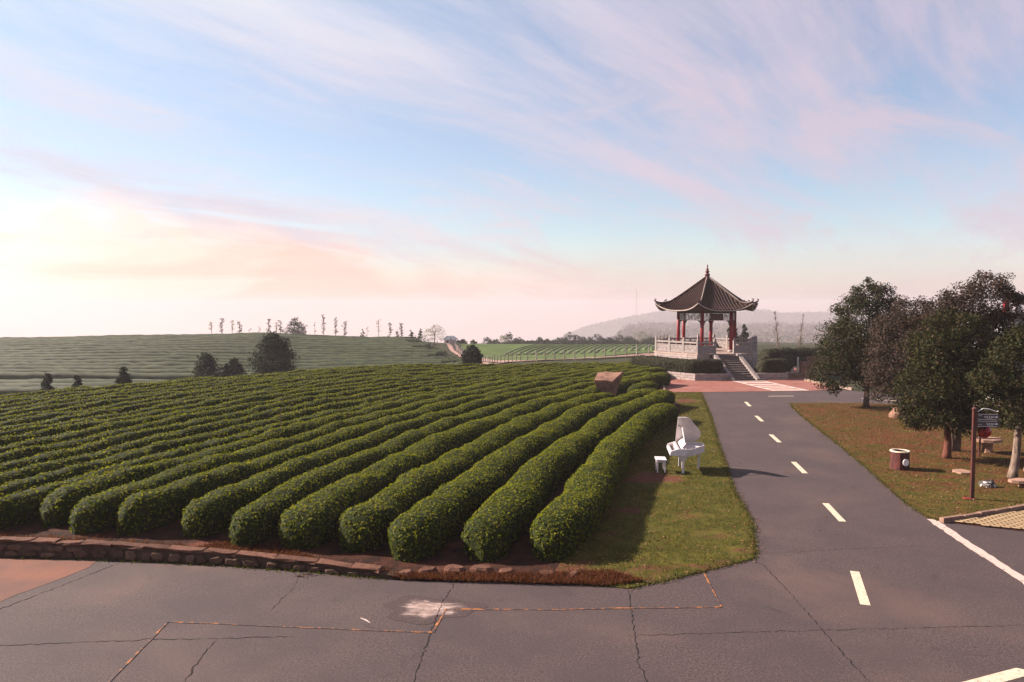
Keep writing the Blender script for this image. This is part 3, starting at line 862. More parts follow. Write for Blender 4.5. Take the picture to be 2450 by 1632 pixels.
def hedge_mesh(name, path, width, height, density, lsize, mats, px=0.68, pz=0.62, cap=0.75, bump=0.06, young=True, gz=None, young_gain=1.0, aspect=0.52, nprof=11, step=0.35):
    """a clipped hedge swept along path [(x,y)], clothed in single leaves"""
    path = np.asarray(path, float)
    seg = np.linalg.norm(np.diff(path, axis=0), axis=1)
    s = np.concatenate([[0], np.cumsum(seg)])
    n = max(6, int(s[-1] / step))
    e = np.array([0, 0.06, 0.16, 0.32, 0.55, 0.85]) * cap / 0.75
    d = np.unique(np.concatenate([e, np.linspace(cap * 1.3, s[-1] - cap * 1.3, n), s[-1] - e]))
    px_ = np.interp(d, s, path[:, 0]); py_ = np.interp(d, s, path[:, 1])
    tx = np.gradient(px_); ty = np.gradient(py_)
    L = np.hypot(tx, ty); tx /= L; ty /= L
    nx, ny = ty, -tx        # to the right of travel
    dd = np.minimum(d, s[-1] - d)
    c = np.clip(dd / cap, 0, 1)
    fw = np.sqrt(np.clip(1 - (1 - c) ** 2, 0, 1)) * 0.97 + 0.03
    fh = np.clip(1 - (1 - c) ** 3, 0, 1) * 0.55 + 0.45
    ph = rng.uniform(0, 6.28, 8)
    wob = 1 + bump * (np.sin(d * 0.9 + ph[0]) + 0.7 * np.sin(d * 2.1 + ph[1]) + 0.5 * np.sin(d * 4.3 + ph[2]))
    hob = 1 + bump * 0.8 * (np.sin(d * 0.7 + ph[3]) + 0.7 * np.sin(d * 1.7 + ph[4]) + 0.5 * np.sin(d * 3.7 + ph[5]))
    side = 0.05 * np.sin(d * 0.5 + ph[6]) + 0.03 * np.sin(d * 1.3 + ph[7])
    th = np.linspace(0, math.pi, nprof)
    cx = np.sign(np.cos(th)) * np.abs(np.cos(th)) ** px
    cz = np.abs(np.sin(th)) ** pz
    cx = cx * (0.70 + 0.30 * np.minimum(1, cz * 1.5))     # tucked in at the foot
    W = (width / 2 * fw * wob)[:, None] * cx[None, :] + side[:, None]
    H = (height * fh * hob)[:, None] * cz[None, :]
    Vx = px_[:, None] + nx[:, None] * W
    Vy = py_[:, None] + ny[:, None] * W
    base = gz(px_, py_) if gz is not None else np.zeros_like(px_)
    Vz = base[:, None] + H - 0.02
    V = np.stack([Vx, Vy, Vz], -1)
    V += rng.normal(0, 0.018, V.shape) * (cz[None, :, None] > 0.05)
    a, b = V.shape[:2]
    ii = np.arange(a * b).reshape(a, b)
    q = np.stack([ii[:-1, :-1], ii[:-1, 1:], ii[1:, 1:], ii[1:, :-1]], -1).reshape(-1, 4)
    VV = V.reshape(-1, 3)
    A, B, C, Dv = VV[q[:, 0]], VV[q[:, 1]], VV[q[:, 2]], VV[q[:, 3]]
    nrm = np.cross(C - A, Dv - B)
    area = np.linalg.norm(nrm, axis=1) / 2
    nrm /= (2 * area + 1e-9)[:, None]
    nrm *= np.where((nrm[:, 2] < -0.3), -1, 1)[:, None]
    cent = (A + B + C + Dv) / 4
    axis_dir = cent - np.stack([np.interp(np.arange(len(cent)) // (b - 1), np.arange(a), px_), np.interp(np.arange(len(cent)) // (b - 1), np.arange(a), py_), cent[:, 2] - 0.3], -1)
    flip = (nrm * axis_dir).sum(1) < 0
    nrm[flip] *= -1
    total = int(area.sum() * density)
    pick = rng.choice(len(q), total, p=area / area.sum())
    r1 = rng.uniform(0, 1, total)[:, None]; r2 = rng.uniform(0, 1, total)[:, None]
    P = (A[pick] * (1 - r1) + B[pick] * r1) * (1 - r2) + (Dv[pick] * (1 - r1) + C[pick] * r1) * r2
    NN = nrm[pick]
    P = P + NN * rng.uniform(-0.022, 0.034, total)[:, None] * (lsize / 0.06)
    LV, LF = leaves(P, NN + np.array([0, 0, 0.12]), lsize, aspect, 0.50)
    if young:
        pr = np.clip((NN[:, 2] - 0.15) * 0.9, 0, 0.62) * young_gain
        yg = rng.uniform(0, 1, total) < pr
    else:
        yg = np.zeros(total, bool)
    off = len(VV)
    ends = [(ii[0, ::-1].reshape(1, -1), 0), (ii[-1, :].reshape(1, -1), 0)]
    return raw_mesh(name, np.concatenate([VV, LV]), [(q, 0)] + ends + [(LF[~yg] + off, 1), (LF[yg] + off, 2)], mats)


tea_mats = [M['tea_body'], M['tea_leaf'], M['tea_young']]
for k, rx in enumerate(ROWX):
    y_start = None
    yy = np.arange(13.5, 66, 0.5)
    xx = np.interp(yy, YS, rx)
    # smooth the table
    ker = np.ones(7) / 7
    xx = np.convolve(np.pad(xx, 3, mode='reflect', reflect_type='odd'), ker, 'valid')
    lo = front_y(xx) + (0.55 if k > 3 else 0.75) + 0.25 * math.sin(k * 2.3)
    if k < 3: lo = np.full_like(xx, [15.5, 15.2, 15.15][k])
    hi = np.minimum(crest_y(xx) + 2.0, ROW_END.get(k, 99))
    ok = (yy >= lo) & (yy <= hi) & (xx > -48)
    pth = np.stack([xx[ok], yy[ok]], -1)
    if len(pth) < 6: continue
    dist = np.hypot(pth[:, 0], pth[:, 1]).mean()
    if k < 5: dens, ls, wd, hh = 480, 0.073, 1.24, 0.84
    elif k < 10: dens, ls, wd, hh = 420, 0.074, 0.98, 0.80
    elif k < 17: dens, ls, wd, hh = 250, 0.088, 0.78, 0.70
    else: dens, ls, wd, hh = 170, 0.098, 0.74, 0.66
    me = hedge_mesh('tea_hedge', pth, wd, hh, dens, ls, tea_mats, gz=ground_z, young_gain=1.0 + 0.02 * k)
    o = link('tea_hedge', me)
    lab = 'long clipped green tea hedge, %s row counted from the grass verge' % ordinal[k + 1]
    tag(o, lab, 'hedge', 'clipped tea hedges in the near field')
# the short stub of the fourth row beyond the boulder
me = hedge_mesh('tea_hedge', [(6.9, 42.3), (7.5, 43.2), (8.1, 44.2), (8.7, 45.3)], 1.15, 0.78, 300, 0.075, tea_mats, gz=ground_z)
tag(link('tea_hedge', me), 'short stub of tea hedge just right of the pink boulder', 'hedge', 'clipped tea hedges in the near field')

# ------------------------------------------------------------------ rubble retaining wall along the road
wall = empty('retaining_wall', (-6.3, 15.33, 0))
tag(wall, 'low reddish rubble stone retaining wall along the tea field edge', 'wall')
def wall_h(x): return float(np.interp(x, [-24, -11, -6.3, -3, -1.5], [0.42, 0.38, 0.29, 0.18, 0.09]))
wl = WALL[::-1][1:]      # from left to right
seglen = [math.dist(a, b) for a, b in zip(wl[:-1], wl[1:])]
tot = sum(seglen)
def wall_at(d):
    for (a, b), L in zip(zip(wl[:-1], wl[1:]), seglen):
        if d <= L or (a, b) == (wl[-2], wl[-1]):
            t = min(d / L, 1.0)
            return (a[0] + (b[0] - a[0]) * t, a[1] + (b[1] - a[1]) * t, math.atan2(b[1] - a[1], b[0] - a[0]))
        d -= L
core = MB()
nn = 26
for i in range(nn):
    d0, d1 = tot * i / nn, tot * (i + 1) / nn
    x0, y0, a0 = wall_at(d0); x1, y1, a1 = wall_at(d1)
    h0, h1 = wall_h(x0) - 0.07, wall_h(x1) - 0.07
    th_ = 0.20
    q = [(x0, y0 + 0.05), (x1, y1 + 0.05), (x1, y1 + 0.05 + th_), (x0, y0 + 0.05 + th_)]
    core.add([(q[0][0], q[0][1], -0.02), (q[1][0], q[1][1], -0.02), (q[2][0], q[2][1], -0.02), (q[3][0], q[3][1], -0.02),
              (q[0][0], q[0][1], h0), (q[1][0], q[1][1], h1), (q[2][0], q[2][1], h1), (q[3][0], q[3][1], h0)],
             [(0, 1, 5, 4), (4, 5, 6, 7), (2, 3, 7, 6)])
c_ = core.build('wall_core', M['mortar']); c_.parent = wall; c_.location = (6.3, -15.33, 0)


def rough_stone(w_, h_, t_, seed, jag=0.16):
    r = random.Random(seed)
    nseg = r.choice([5, 6, 7])
    poly = []
    for i in range(nseg):
        a = 2 * math.pi * (i + r.uniform(-0.22, 0.22)) / nseg
        ca, sa = math.cos(a), math.sin(a)
        poly.append((w_ / 2 * math.copysign(abs(ca) ** 0.6, ca) * (1 - r.uniform(0, jag)), h_ / 2 * math.copysign(abs(sa) ** 0.6, sa) * (1 - r.uniform(0, jag))))
    P = [(x, 0.0, z) for x, z in poly] + [(x * 0.96, -t_ * 0.7, z * 0.96) for x, z in poly] + [(x * 0.72, -t_ * r.uniform(0.85, 1.15), z * 0.72) for x, z in poly]
    n = nseg
    F = [tuple(2 * n + i for i in range(n))]
    for b in (0, n):
        F += [(b + i, b + (i + 1) % n, b + n + (i + 1) % n, b + n + i) for i in range(n)]
    m_ = MB(); m_.add(P, F)
    return m_.mesh('stone', M['wall_stone'])


stone_meshes = [rough_stone(0.34, 0.20, 0.07, s) for s in range(8)]
d = 0.1; si = 0
while d < tot - 0.8:
    x, y, a = wall_at(d)
    h = wall_h(x) - 0.09
    rows = 2 if h > 0.26 else 1
    wst = random.uniform(0.26, 0.44)
    for r_ in range(rows):
        o = link('stone', stone_meshes[si % 8], wall); si += 1
        rh = h / rows
        o.location = (x + 6.3 + random.uniform(-0.05, 0.05) + (0.14 if r_ else 0), y - 15.33 + 0.055, rh * (r_ + 0.5))
        o.rotation_euler = (0, random.uniform(-0.12, 0.12), a + random.uniform(-0.05, 0.05))
        o.scale = (wst / 0.34 * 0.97, 1.0, rh / 0.20 * 0.98)
    d += wst + 0.015
# cap stones
d = 0.0
while d < tot - 0.5:
    L = random.uniform(0.45, 0.95)
    x, y, a = wall_at(d + L / 2)
    h = wall_h(x)
    bb = MB(); r = random.Random(int(d * 100))
    P = []
    for z, ins in ((-0.055, 0.0), (-0.015, 0.0), (0.0, 0.03)):
        for sx, sy in ((-1, -1), (-0.3, -1.0), (0.35, -1.0), (1, -1), (1, 1), (-1, 1)):
            P.append((sx * (L / 2 - 0.008 - ins * 0.5) + r.uniform(-.015, .015), sy * (0.11 - ins * 0.6) + r.uniform(-0.03, 0.03), z + r.uniform(-0.012, 0.012)))
    F = [tuple(range(12, 18))]
    for b in (0, 6): F += [(b + i, b + (i + 1) % 6, b + 6 + (i + 1) % 6, b + 6 + i) for i in range(6)]
    bb.add(P, F)
    o = bb.build('cap_stone', M['cap_stone'], wall)
    o.location = (x + 6.3, y - 15.33 + 0.13, h + r.uniform(-0.012, 0.012)); o.rotation_euler = (r.uniform(-0.03, 0.03), r.uniform(-0.02, 0.02) - (0.04 if x > -9 else 0.0) * -1, a)
    d += L
# loose edging stones where the wall runs out
for i, (x, y, L, dz) in enumerate([(-2.15, 14.72, 0.34, 0.05), (-1.72, 14.80, 0.42, 0.07), (-1.18, 14.86, 0.52, 0.09), (-0.62, 14.88, 0.55, 0.09), (-0.10, 14.80, 0.38, 0.05), (0.72, 14.72, 0.40, 0.04), (1.25, 14.66, 0.22, 0.05)]):
    r = random.Random(50 + i); bb = MB(); P = []
    for z, k in ((-0.05, 1.0), (dz, 0.97), (dz + 0.05, 0.72)):
        for j in range(7):
            a = 2 * math.pi * j / 7 + r.uniform(-.15, .15)
            P.append((L / 2 * k * math.cos(a) * r.uniform(0.9, 1.1), 0.16 * k * math.sin(a) * r.uniform(0.85, 1.15), z + r.uniform(-0.012, 0.012)))
    F = [tuple(range(14, 21))]
    for b in (0, 7): F += [(b + j, b + (j + 1) % 7, b + 7 + (j + 1) % 7, b + 7 + j) for j in range(7)]
    bb.add(P, F)
    o = bb.build('edging_stone', M['cap_stone'], loc=(x, y, 0.0), rz=r.uniform(-0.3, 0.3))
    tag(o, 'rough pink edging stone at the hedge foot, %s from the wall end' % ordinal[i + 1], 'stone', 'loose edging stones past the wall end')

# ------------------------------------------------------------------ pavilion
PC = (15.8, 60.0)
HA = [R(6.8 + 60 * k) for k in range(6)]     # corner directions; corners 4 and 5 bound the stair side
pav = empty('pavilion', (PC[0], PC[1], 0))
tag(pav, 'hexagonal Chinese pavilion with dark tiled upturned roof and red columns', 'pavilion')
RP, ZP = 4.36, 1.70


def hexpt(r, k): return (r * math.cos(HA[k % 6]), r * math.sin(HA[k % 6]))


m_ = MB(); m_.prism([hexpt(RP - 0.06, k) for k in range(6)], 0.0, ZP - 0.12); m_.build('platform', M['joint'], pav)
m_ = MB(); m_.prism([hexpt(RP + 0.05, k) for k in range(6)], ZP - 0.118, ZP); m_.build('platform_floor', M['floor_stone'], pav)


def block_course(parent, a, b, z0, z1, rows, blen, thick, mat, off=(0, 0), skip=None):
    """single dressed blocks laid in courses from point a to b"""
    L = math.dist(a, b); n = max(1, round(L / blen)); bl = L / n
    ang = math.atan2(b[1] - a[1], b[0] - a[0])
    ux, uy = math.cos(ang), math.sin(ang)
    rh = (z1 - z0) / rows
    mb = MB(); mb.box((0, 0, 0), (bl - 0.022, thick, rh - 0.022)); full = mb.mesh('block', mat)
    mb = MB(); mb.box((0, 0, 0), (bl / 2 - 0.022, thick, rh - 0.022)); half = mb.mesh('block', mat)
    for r_ in range(rows):
        items = [(bl * (i + 0.5), full) for i in range(n)] if r_ % 2 == 0 else [(bl * 0.25, half)] + [(bl * (i + 1.0), full) for i in range(n - 1)] + [(L - bl * 0.25, half)]
        for t, me in items:
            if skip and skip(t / L): continue
            o = link('stone_block', me, parent)
            jit = random.uniform(-0.008, 0.008)
            o.location = (a[0] + ux * t - uy * jit - off[0], a[1] + uy * t + ux * jit - off[1], z0 + rh * (r_ + 0.5))
            o.rotation_euler = (0, 0, ang)


for k in (3, 4, 5):
    a, b = hexpt(RP - 0.03, k), hexpt(RP - 0.03, k + 1)
    z0 = 0.02 if k == 3 else 0.42
    block_course(pav, a, b, 0.30, ZP - 0.122, 6, 0.60, 0.10, M['block'], skip=(lambda t: 0.26 < t < 0.74) if k == 4 else None)

# columns, beams, lattices
RCOL = 2.37
mb = MB(); mb.lathe([(0.135, 0.0), (0.14, 1.6), (0.13, 3.35)], seg=14); colm = mb.mesh('column', M['red_column'], True)
mb = MB(); mb.lathe([(0.22, 0.0), (0.23, 0.08), (0.20, 0.14), (0.15, 0.18)], seg=14); cbm = mb.mesh('column_base', M['granite'], True)
for k in range(6):
    x, y = hexpt(RCOL, k)
    c = link('column', colm, pav, (x, y, ZP)); link('column_base', cbm, c, (0, 0, 0.0))
for k in range(6):
    a, b = hexpt(RCOL, k), hexpt(RCOL, k + 1)
    ang = math.atan2(b[1] - a[1], b[0] - a[0]); L = math.dist(a, b)
    mid = ((a[0] + b[0]) / 2, (a[1] + b[1]) / 2)
    m_ = MB(); m_.box((0, 0, 0), (L + 0.1, 0.16, 0.24)); m_.build('beam', M['green_beam'], pav, (mid[0], mid[1], 4.87), ang)
    # fretwork hung below the beam
    m_ = MB(); W = L - 0.30; Hh = 0.52; bt = 0.032
    def bar(x0, z0, x1, z1): m_.box(((x0 + x1) / 2, 0, (z0 + z1) / 2), (abs(x1 - x0) + bt, 0.045, abs(z1 - z0) + bt))
    bar(-W / 2, 0, W / 2, 0); bar(-W / 2, Hh, W / 2, Hh); bar(-W / 2, 0, -W / 2, Hh); bar(W / 2, 0, W / 2, Hh)
    ncell = 7; cw = W / ncell
    for c in range(ncell):
        x0 = -W / 2 + c * cw
        if k == 4 and 2 <= c <= 4: continue
        bar(x0 + cw, 0, x0 + cw, Hh)
        if c % 2 == 0:
            bar(x0 + cw * .28, Hh * .25, x0 + cw, Hh * .25); bar(x0 + cw * .28, Hh * .25, x0 + cw * .28, Hh * .75); bar(x0 + cw * .28, Hh * .75, x0 + cw * .7, Hh * .75); bar(x0 + cw * .7, Hh * .5, x0 + cw * .7, Hh)
        else:
            bar(x0, Hh * .72, x0 + cw * .7, Hh * .72); bar(x0 + cw * .7, Hh * .28, x0 + cw * .7, Hh * .72); bar(x0 + cw * .3, Hh * .28, x0 + cw * .7, Hh * .28); bar(x0 + cw * .3, 0, x0 + cw * .3, Hh * .5)
    lt = m_.build('lattice_panel', M['lattice'], pav, (mid[0], mid[1], 4.20), ang)
    for sgn in (-1, 1):
        m_ = MB()
        pr = [(0, 0), (0.30, 0), (0.26, -0.05), (0.14, -0.10), (0.08, -0.20), (0.05, -0.32), (0, -0.34)]
        P = [(sgn * (L / 2 - 0.13 - px), s_ * 0.025, pz_) for s_ in (-1, 1) for px, pz_ in pr]
        n = len(pr)
        m_.add(P, [tuple(range(n)), tuple(range(2 * n - 1, n - 1, -1))] + [(i, (i + 1) % n, n + (i + 1) % n, n + i) for i in range(n)])
        m_.build('bracket', M['green_beam'], pav, (mid[0], mid[1], 4.185), ang)
    if k == 4:
        nx, ny = math.cos(HA[4] + R(30)), math.sin(HA[4] + R(30))
        pq = MB(); pq.box((0, 0, 0), (0.98, 0.07, 0.50))
        pl = pq.build('name_plaque', M['plaque'], pav, (mid[0] + nx * 0.05, mid[1] + ny * 0.05, 4.46), ang)
        st = MB()
        for cx in (-0.28, 0.0, 0.28):
            st.box((cx, -0.037, 0.0), (0.14, 0.006, 0.022)); st.box((cx, -0.037, 0.07), (0.10, 0.006, 0.022)); st.box((cx, -0.0372, 0.0), (0.022, 0.006, 0.20)); st.box((cx + 0.04, -0.037, -0.07), (0.09, 0.006, 0.022))
        st.build('gilt_strokes', M['gilt'], pl)

# roof
HIP_R = [0.10, 1.0, 2.0, 2.7, 3.2, 3.7, 4.05, 4.32]
HIP_Z = [7.62, 7.00, 6.30, 5.84, 5.56, 5.44, 5.47, 5.60]
MID_Z = [7.62, 6.96, 6.22, 5.74, 5.44, 5.20, 5.08, 5.02]


def roof_pt(k, r, s):
    """r = distance along the hip, s in -1..1 across the face between corner k and k+1"""
    a, b = hexpt(r, k), hexpt(r, k + 1)
    wgt = abs(s) ** 3.0
    t = (s + 1) / 2
    x, y = a[0] + (b[0] - a[0]) * t, a[1] + (b[1] - a[1]) * t
    sh = 1 - 0.05 * (1 - abs(s) ** 2.0) * min(1, r / 4.0) ** 3
    zc = np.interp(r, HIP_R, HIP_Z); zm = np.interp(r, HIP_R, MID_Z)
    return (x * sh, y * sh, float(zm + (zc - zm) * wgt))


rr = np.linspace(0.10, 4.32, 15)
ss = np.linspace(-1, 1, 17)
rm = MB()
for k in range(6):
    top = [[roof_pt(k, r, s) for s in ss] for r in rr]
    P = [p for row in top for p in row]
    n = len(ss)
    rm.add(P, [(i * n + j, i * n + j + 1, (i + 1) * n + j + 1, (i + 1) * n + j) for i in range(len(rr) - 1) for j in range(n - 1)], 0)
    # soffit
    bot = []
    for (r, dz) in ((4.30, -0.13), (3.6, -0.17), (2.3, -0.1)):
        for s in ss:
            x, y, z = roof_pt(k, r, s)
            if r < 3: z = 4.995
            elif r < 4: z = min(z - 0.22, 5.02)
            else: z -= 0.12
            bot.append((x, y, z))
    rm.add(bot, [(i * n + j, i * n + j + 1, (i + 1) * n + j + 1, (i + 1) * n + j) for i in range(2) for j in range(n - 1)], 1)
    edge = [top[-1][j] for j in range(n)] + bot[:n]
    rm.add(edge, [(j, j + 1, n + j + 1, n + j) for j in range(n - 1)], 1)
roof = rm.build('roof', [M['tile'], M['soffit']], pav)
# cover-tile ribs running down each slope, each one a string of overlapping half-round tiles
tr = MB()
for k in range(6):
    La = 4.32
    for e in np.arange(-2.04, 2.05, 0.24):
        rmin = max(0.25, abs(e) * 2.0 + 0.04)
        if rmin > 4.2: continue
        pts = []
        nst = max(2, int((4.34 - rmin) / 0.21))
        for r in np.linspace(rmin, 4.345, nst + 1):
            s = e / (r / 2)
            s = max(-1, min(1, s))
            pts.append(Vector(roof_pt(k, min(r, 4.32), s)))
        a, b = hexpt(1, k), hexpt(1, k + 1)
        ax = Vector((b[0] - a[0], b[1] - a[1], 0)).normalized()
        P, F = [], []
        for i, p in enumerate(pts):
            for dup_ in ((0.060,) if i == 0 else (0.076, 0.060)):
                for t in (0, 60, 120, 180):
                    P.append(p + ax * (dup_ * math.cos(R(t))) + Vector((0, 0, dup_ * 1.15 * math.sin(R(t)) + 0.004)))
        nr = len(P) // 4
        for i in range(nr - 1):
            for j in range(3): F.append((i * 4 + j, i * 4 + j + 1, (i + 1) * 4 + j + 1, (i + 1) * 4 + j))
        F.append(tuple((nr - 1) * 4 + j for j in range(4)))
        tr.add(P, F)
        # pale end disc at the eave
o = tr.build('tile_rows', M['tile'], roof); o['kind'] = 'stuff'
for k in range(6):
    m_ = MB()
    pts = [Vector(roof_pt(k, 4.335, s)) + Vector((0, 0, -0.055)) for s in np.linspace(-0.985, 0.985, 21)]
    m_.tube(pts, 0.042, 6)
    m_.build('eave_trim', M['cream'], roof)
for k in range(6):
    d_ = Vector((math.cos(HA[k]), math.sin(HA[k]), 0))
    m_ = MB()
    pts = [d_ * r + Vector((0, 0, np.interp(r, HIP_R, HIP_Z) + 0.06)) for r in (0.12, 0.6, 1.2, 1.8, 2.4, 3.0)]
    pts += [d_ * r + Vector((0, 0, z)) for r, z in ((3.5, 5.57), (3.85, 5.55), (4.12, 5.60), (4.30, 5.70), (4.37, 5.80))]
    m_.tube(pts, [0.075] * 6 + [0.095, 0.10, 0.09, 0.07, 0.04], 7)
    rd = m_.build('ridge', M['ridge'], pav, smooth=True)
    m_ = MB()
    pts = [d_ * (r - 0.0) + Vector((0, 0, np.interp(r, HIP_R, HIP_Z) + 0.137)) for r in (0.2, 0.9, 1.6, 2.3, 3.0)]
    m_.tube(pts, 0.022, 5); m_.build('ridge_capping', M['cream'], rd)
    for r, z, sc in ((4.33, 5.74, 0.55), (3.55, 5.62, 0.6)):
        m_ = MB()
        m_.tube([d_ * r + Vector((0, 0, z)), d_ * (r + 0.05) + Vector((0, 0, z + 0.12 * sc)), d_ * (r + 0.01) + Vector((0, 0, z + 0.24 * sc)), d_ * (r - 0.08) + Vector((0, 0, z + 0.27 * sc)), d_ * (r - 0.10) + Vector((0, 0, z + 0.20 * sc))], [0.06, 0.05, 0.045, 0.04, 0.02], 6)
        m_.build('ridge_ornament', M['ridge'], rd)
    m_ = MB(); m_.box((0, 0, 0), (0.5, 0.10, 0.12)); m_.build('corner_rafter', M['soffit'], pav, (d_.x * 3.85, d_.y * 3.85, 5.24), HA[k])
m_ = MB()
m_.lathe([(0.26, 7.48), (0.20, 7.60), (0.12, 7.66), (0.10, 7.70), (0.19, 7.76), (0.22, 7.84), (0.17, 7.93), (0.09, 7.98), (0.13, 8.02), (0.18, 8.09), (0.12, 8.17), (0.07, 8.20), (0.11, 8.26), (0.09, 8.33), (0.05, 8.38), (0.04, 8.50), (0.06, 8.62), (0.02, 8.66)], seg=14)
M['finial'] = material('dark_maroon_glaze', lambda t, o, g, b: (0.07, 0.008, 0.010), 0.6, 0.2)
m_.build('finial', M['finial'], pav, smooth=True)

# balustrade
mb = MB(); mb.box((0, 0, 0.46), (0.17, 0.17, 0.92)); mb.box((0, 0, 0.95), (0.20, 0.20, 0.05)); mb.box((0, 0, 1.06), (0.15, 0.15, 0.17), taper=0.85); mb.lathe([(0.07, 1.14), (0.075, 1.17), (0.05, 1.21)], seg=8)
post_me = mb.mesh('rail_post', M['granite'])
panel_cache = {}
def panel_mesh(L):
    key = round(L, 3)
    if key in panel_cache: return panel_cache[key]
    m_ = MB()
    m_.box((0, 0, 0.35), (L, 0.09, 0.56)); m_.box((0, 0, 0.83), (L, 0.14, 0.12)); m_.box((0, 0, 0.055), (L, 0.13, 0.05))
    for sy in (-1, 1):
        y = sy * 0.045
        for zz in (0.11, 0.59): m_.box((0, y, zz), (L - 0.06, 0.04, 0.045))
        for xx in (-(L / 2 - 0.05), L / 2 - 0.05): m_.box((xx, y, 0.35), (0.04, 0.038, 0.43))
        # carved scrolls
        r = random.Random(3)
        nsc = max(3, int(L / 0.22))
        for i in range(nsc):
            cx = -L / 2 + 0.14 + (L - 0.28) * (i + 0.5) / nsc
            cz = 0.35 + (0.08 if i % 2 else -0.07)
            pts = []
            for t in range(9):
                a = t * 0.78 + i; q = 0.11 - t * 0.0105
                pts.append((cx + q * math.cos(a), y, cz + q * math.sin(a)))
            m_.tube(pts, 0.018, 4)
    m_.lathe([(0.05, 0.63), (0.075, 0.66), (0.04, 0.70), (0.075, 0.745), (0.05, 0.77)], seg=8)
    panel_cache[key] = m_.mesh('rail_panel', M['granite'])
    return panel_cache[key]


RB = RP - 0.16
for k in range(6):
    a, b = hexpt(RB, k), hexpt(RB, k + 1)
    ang = math.atan2(b[1] - a[1], b[0] - a[0]); L = math.dist(a, b)
    cuts_ = [0, 1 / 3, 2 / 3, 1] if k != 4 else [0, 0.315, 0.685, 1]
    for i, t in enumerate(cuts_[:-1]):
        o = link('rail_post', post_me, pav, (a[0] + (b[0] - a[0]) * t, a[1] + (b[1] - a[1]) * t, ZP + 0.001), ang)
        if k == 4 and i == 1: continue
        t1 = cuts_[i + 1]; tm = (t + t1) / 2; LL = L * (t1 - t) - 0.17
        link('rail_panel', panel_mesh(LL), pav, (a[0] + (b[0] - a[0]) * tm, a[1] + (b[1] - a[1]) * tm, ZP + 0.001), ang)

# stairs on the side between corners 4 and 5
sa_ = HA[4] + R(30)
dx, dy = math.cos(sa_), math.sin(sa_)
apo = RP * math.cos(R(30))
sw = 1.62
stx = sa_ + R(90)
nstep = 12; rise = ZP / nstep; run = 0.30
for i in range(nstep - 1):
    z1 = ZP - rise * (i + 1)
    d0 = apo + 0.06 + run * i
    m_ = MB()
    m_.box((0, 0, z1 / 2 - 0.02), (sw - 0.01, run - 0.004, z1 - 0.04), mi=0)
    m_.box((0, -0.018, z1 - 0.019), (sw - 0.01, run + 0.03, 0.038), mi=0)
    m_.build('step', M['step'], pav, (dx * (d0 + run / 2), dy * (d0 + run / 2), 0), stx)
for sgn in (-1, 1):
    m_ = MB()
    prof = [(apo + 0.06, ZP + 0.03), (apo + 0.30, ZP + 0.03), (apo + 0.06 + run * nstep + 0.10, 0.16), (apo + 0.06 + run * nstep + 0.10, 0.0), (apo + 0.06, 0.0)]
    lat = sgn * (sw / 2 + 0.13)
    P = []
    for q in (-0.125, 0.125):
        for d_, z in prof:
            P.append((dx * d_ - dy * (lat + q), dy * d_ + dx * (lat + q), z))
    n = len(prof)
    m_.add(P, [tuple(range(n)), tuple(range(2 * n - 1, n - 1, -1))] + [(i, (i + 1) % n, n + (i + 1) % n, n + i) for i in range(n)])
    m_.build('stair_flank', M['flank'], pav)
# bench and table inside
m_ = MB(); m_.lathe([(0.16, 0), (0.18, 0.1), (0.14, 0.3), (0.18, 0.6)], seg=10); m_.lathe([(0.45, 0.6), (0.47, 0.64), (0.45, 0.68)], seg=16)
tb = m_.build('stone_table', M['granite'], loc=(15.8, 60.0, ZP + 0.001)); tag(tb, 'round stone table standing inside the pavilion', 'table')
for i in range(3):
    a = R(40 + 120 * i)
    m_ = MB(); m_.lathe([(0.13, 0), (0.18, 0.12), (0.18, 0.28), (0.13, 0.40)], seg=10)
    st = m_.build('stone_stool', M['granite'], loc=(15.8 + 0.85 * math.cos(a), 60 + 0.85 * math.sin(a), ZP + 0.001))
    tag(st, ['barrel stone stool behind the table inside the pavilion', 'barrel stone stool left of the table inside the pavilion', 'barrel stone stool nearest the stairs inside the pavilion'][i], 'stool', 'stone stools in the pavilion')

# planter ring with block wall
planter = empty('planter_wall', (13.1, 52.7, 0))
tag(planter, 'low pale granite block planter wall around the pavilion base', 'wall')
PL = [[(9.0, 57.6), (13.1, 52.72)], [(13.1, 52.72), (15.62, 53.02)], [(17.72, 53.27), (19.95, 53.55)], [(19.95, 53.55), (22.4, 58.6)]]
for a, b in PL:
    L = math.dist(a, b); ang = math.atan2(b[1] - a[1], b[0] - a[0])
    nx, ny = -math.sin(ang), math.cos(ang)      # inward
    block_course(planter, (a[0] + nx * 0.06, a[1] + ny * 0.06), (b[0] + nx * 0.06, b[1] + ny * 0.06), 0.0, 0.50, 3, 0.42, 0.12, M['block'], off=(13.1, 52.7))
    m_ = MB(); m_.box((L / 2, 0.17, 0.235), (L - 0.3, 0.18, 0.47))
    m_.build('wall_core', M['joint'], planter, (a[0] - 13.1, a[1] - 52.7, 0), ang)
ps = MB(); ps.prism([(9.6 - 13.1, 57.6 - 52.7), (13.2 - 13.1, 53.1 - 52.7), (15.6 - 13.1, 53.35 - 52.7), (15.5 - 13.1, 56.2 - 52.7), (14.0 - 13.1, 56.0 - 52.7), (11.4 - 13.1, 59.5 - 52.7)], 0.05, 0.44); ps.build('planter_soil', M['soil'], planter)
ps = MB(); ps.prism([(17.75 - 13.1, 53.6 - 52.7), (19.8 - 13.1, 53.9 - 52.7), (22.1 - 13.1, 58.6 - 52.7), (20.3 - 13.1, 60.4 - 52.7), (18.4 - 13.1, 56.6 - 52.7), (17.4 - 13.1, 56.4 - 52.7)], 0.05, 0.44); ps.build('planter_soil', M['soil'], planter)


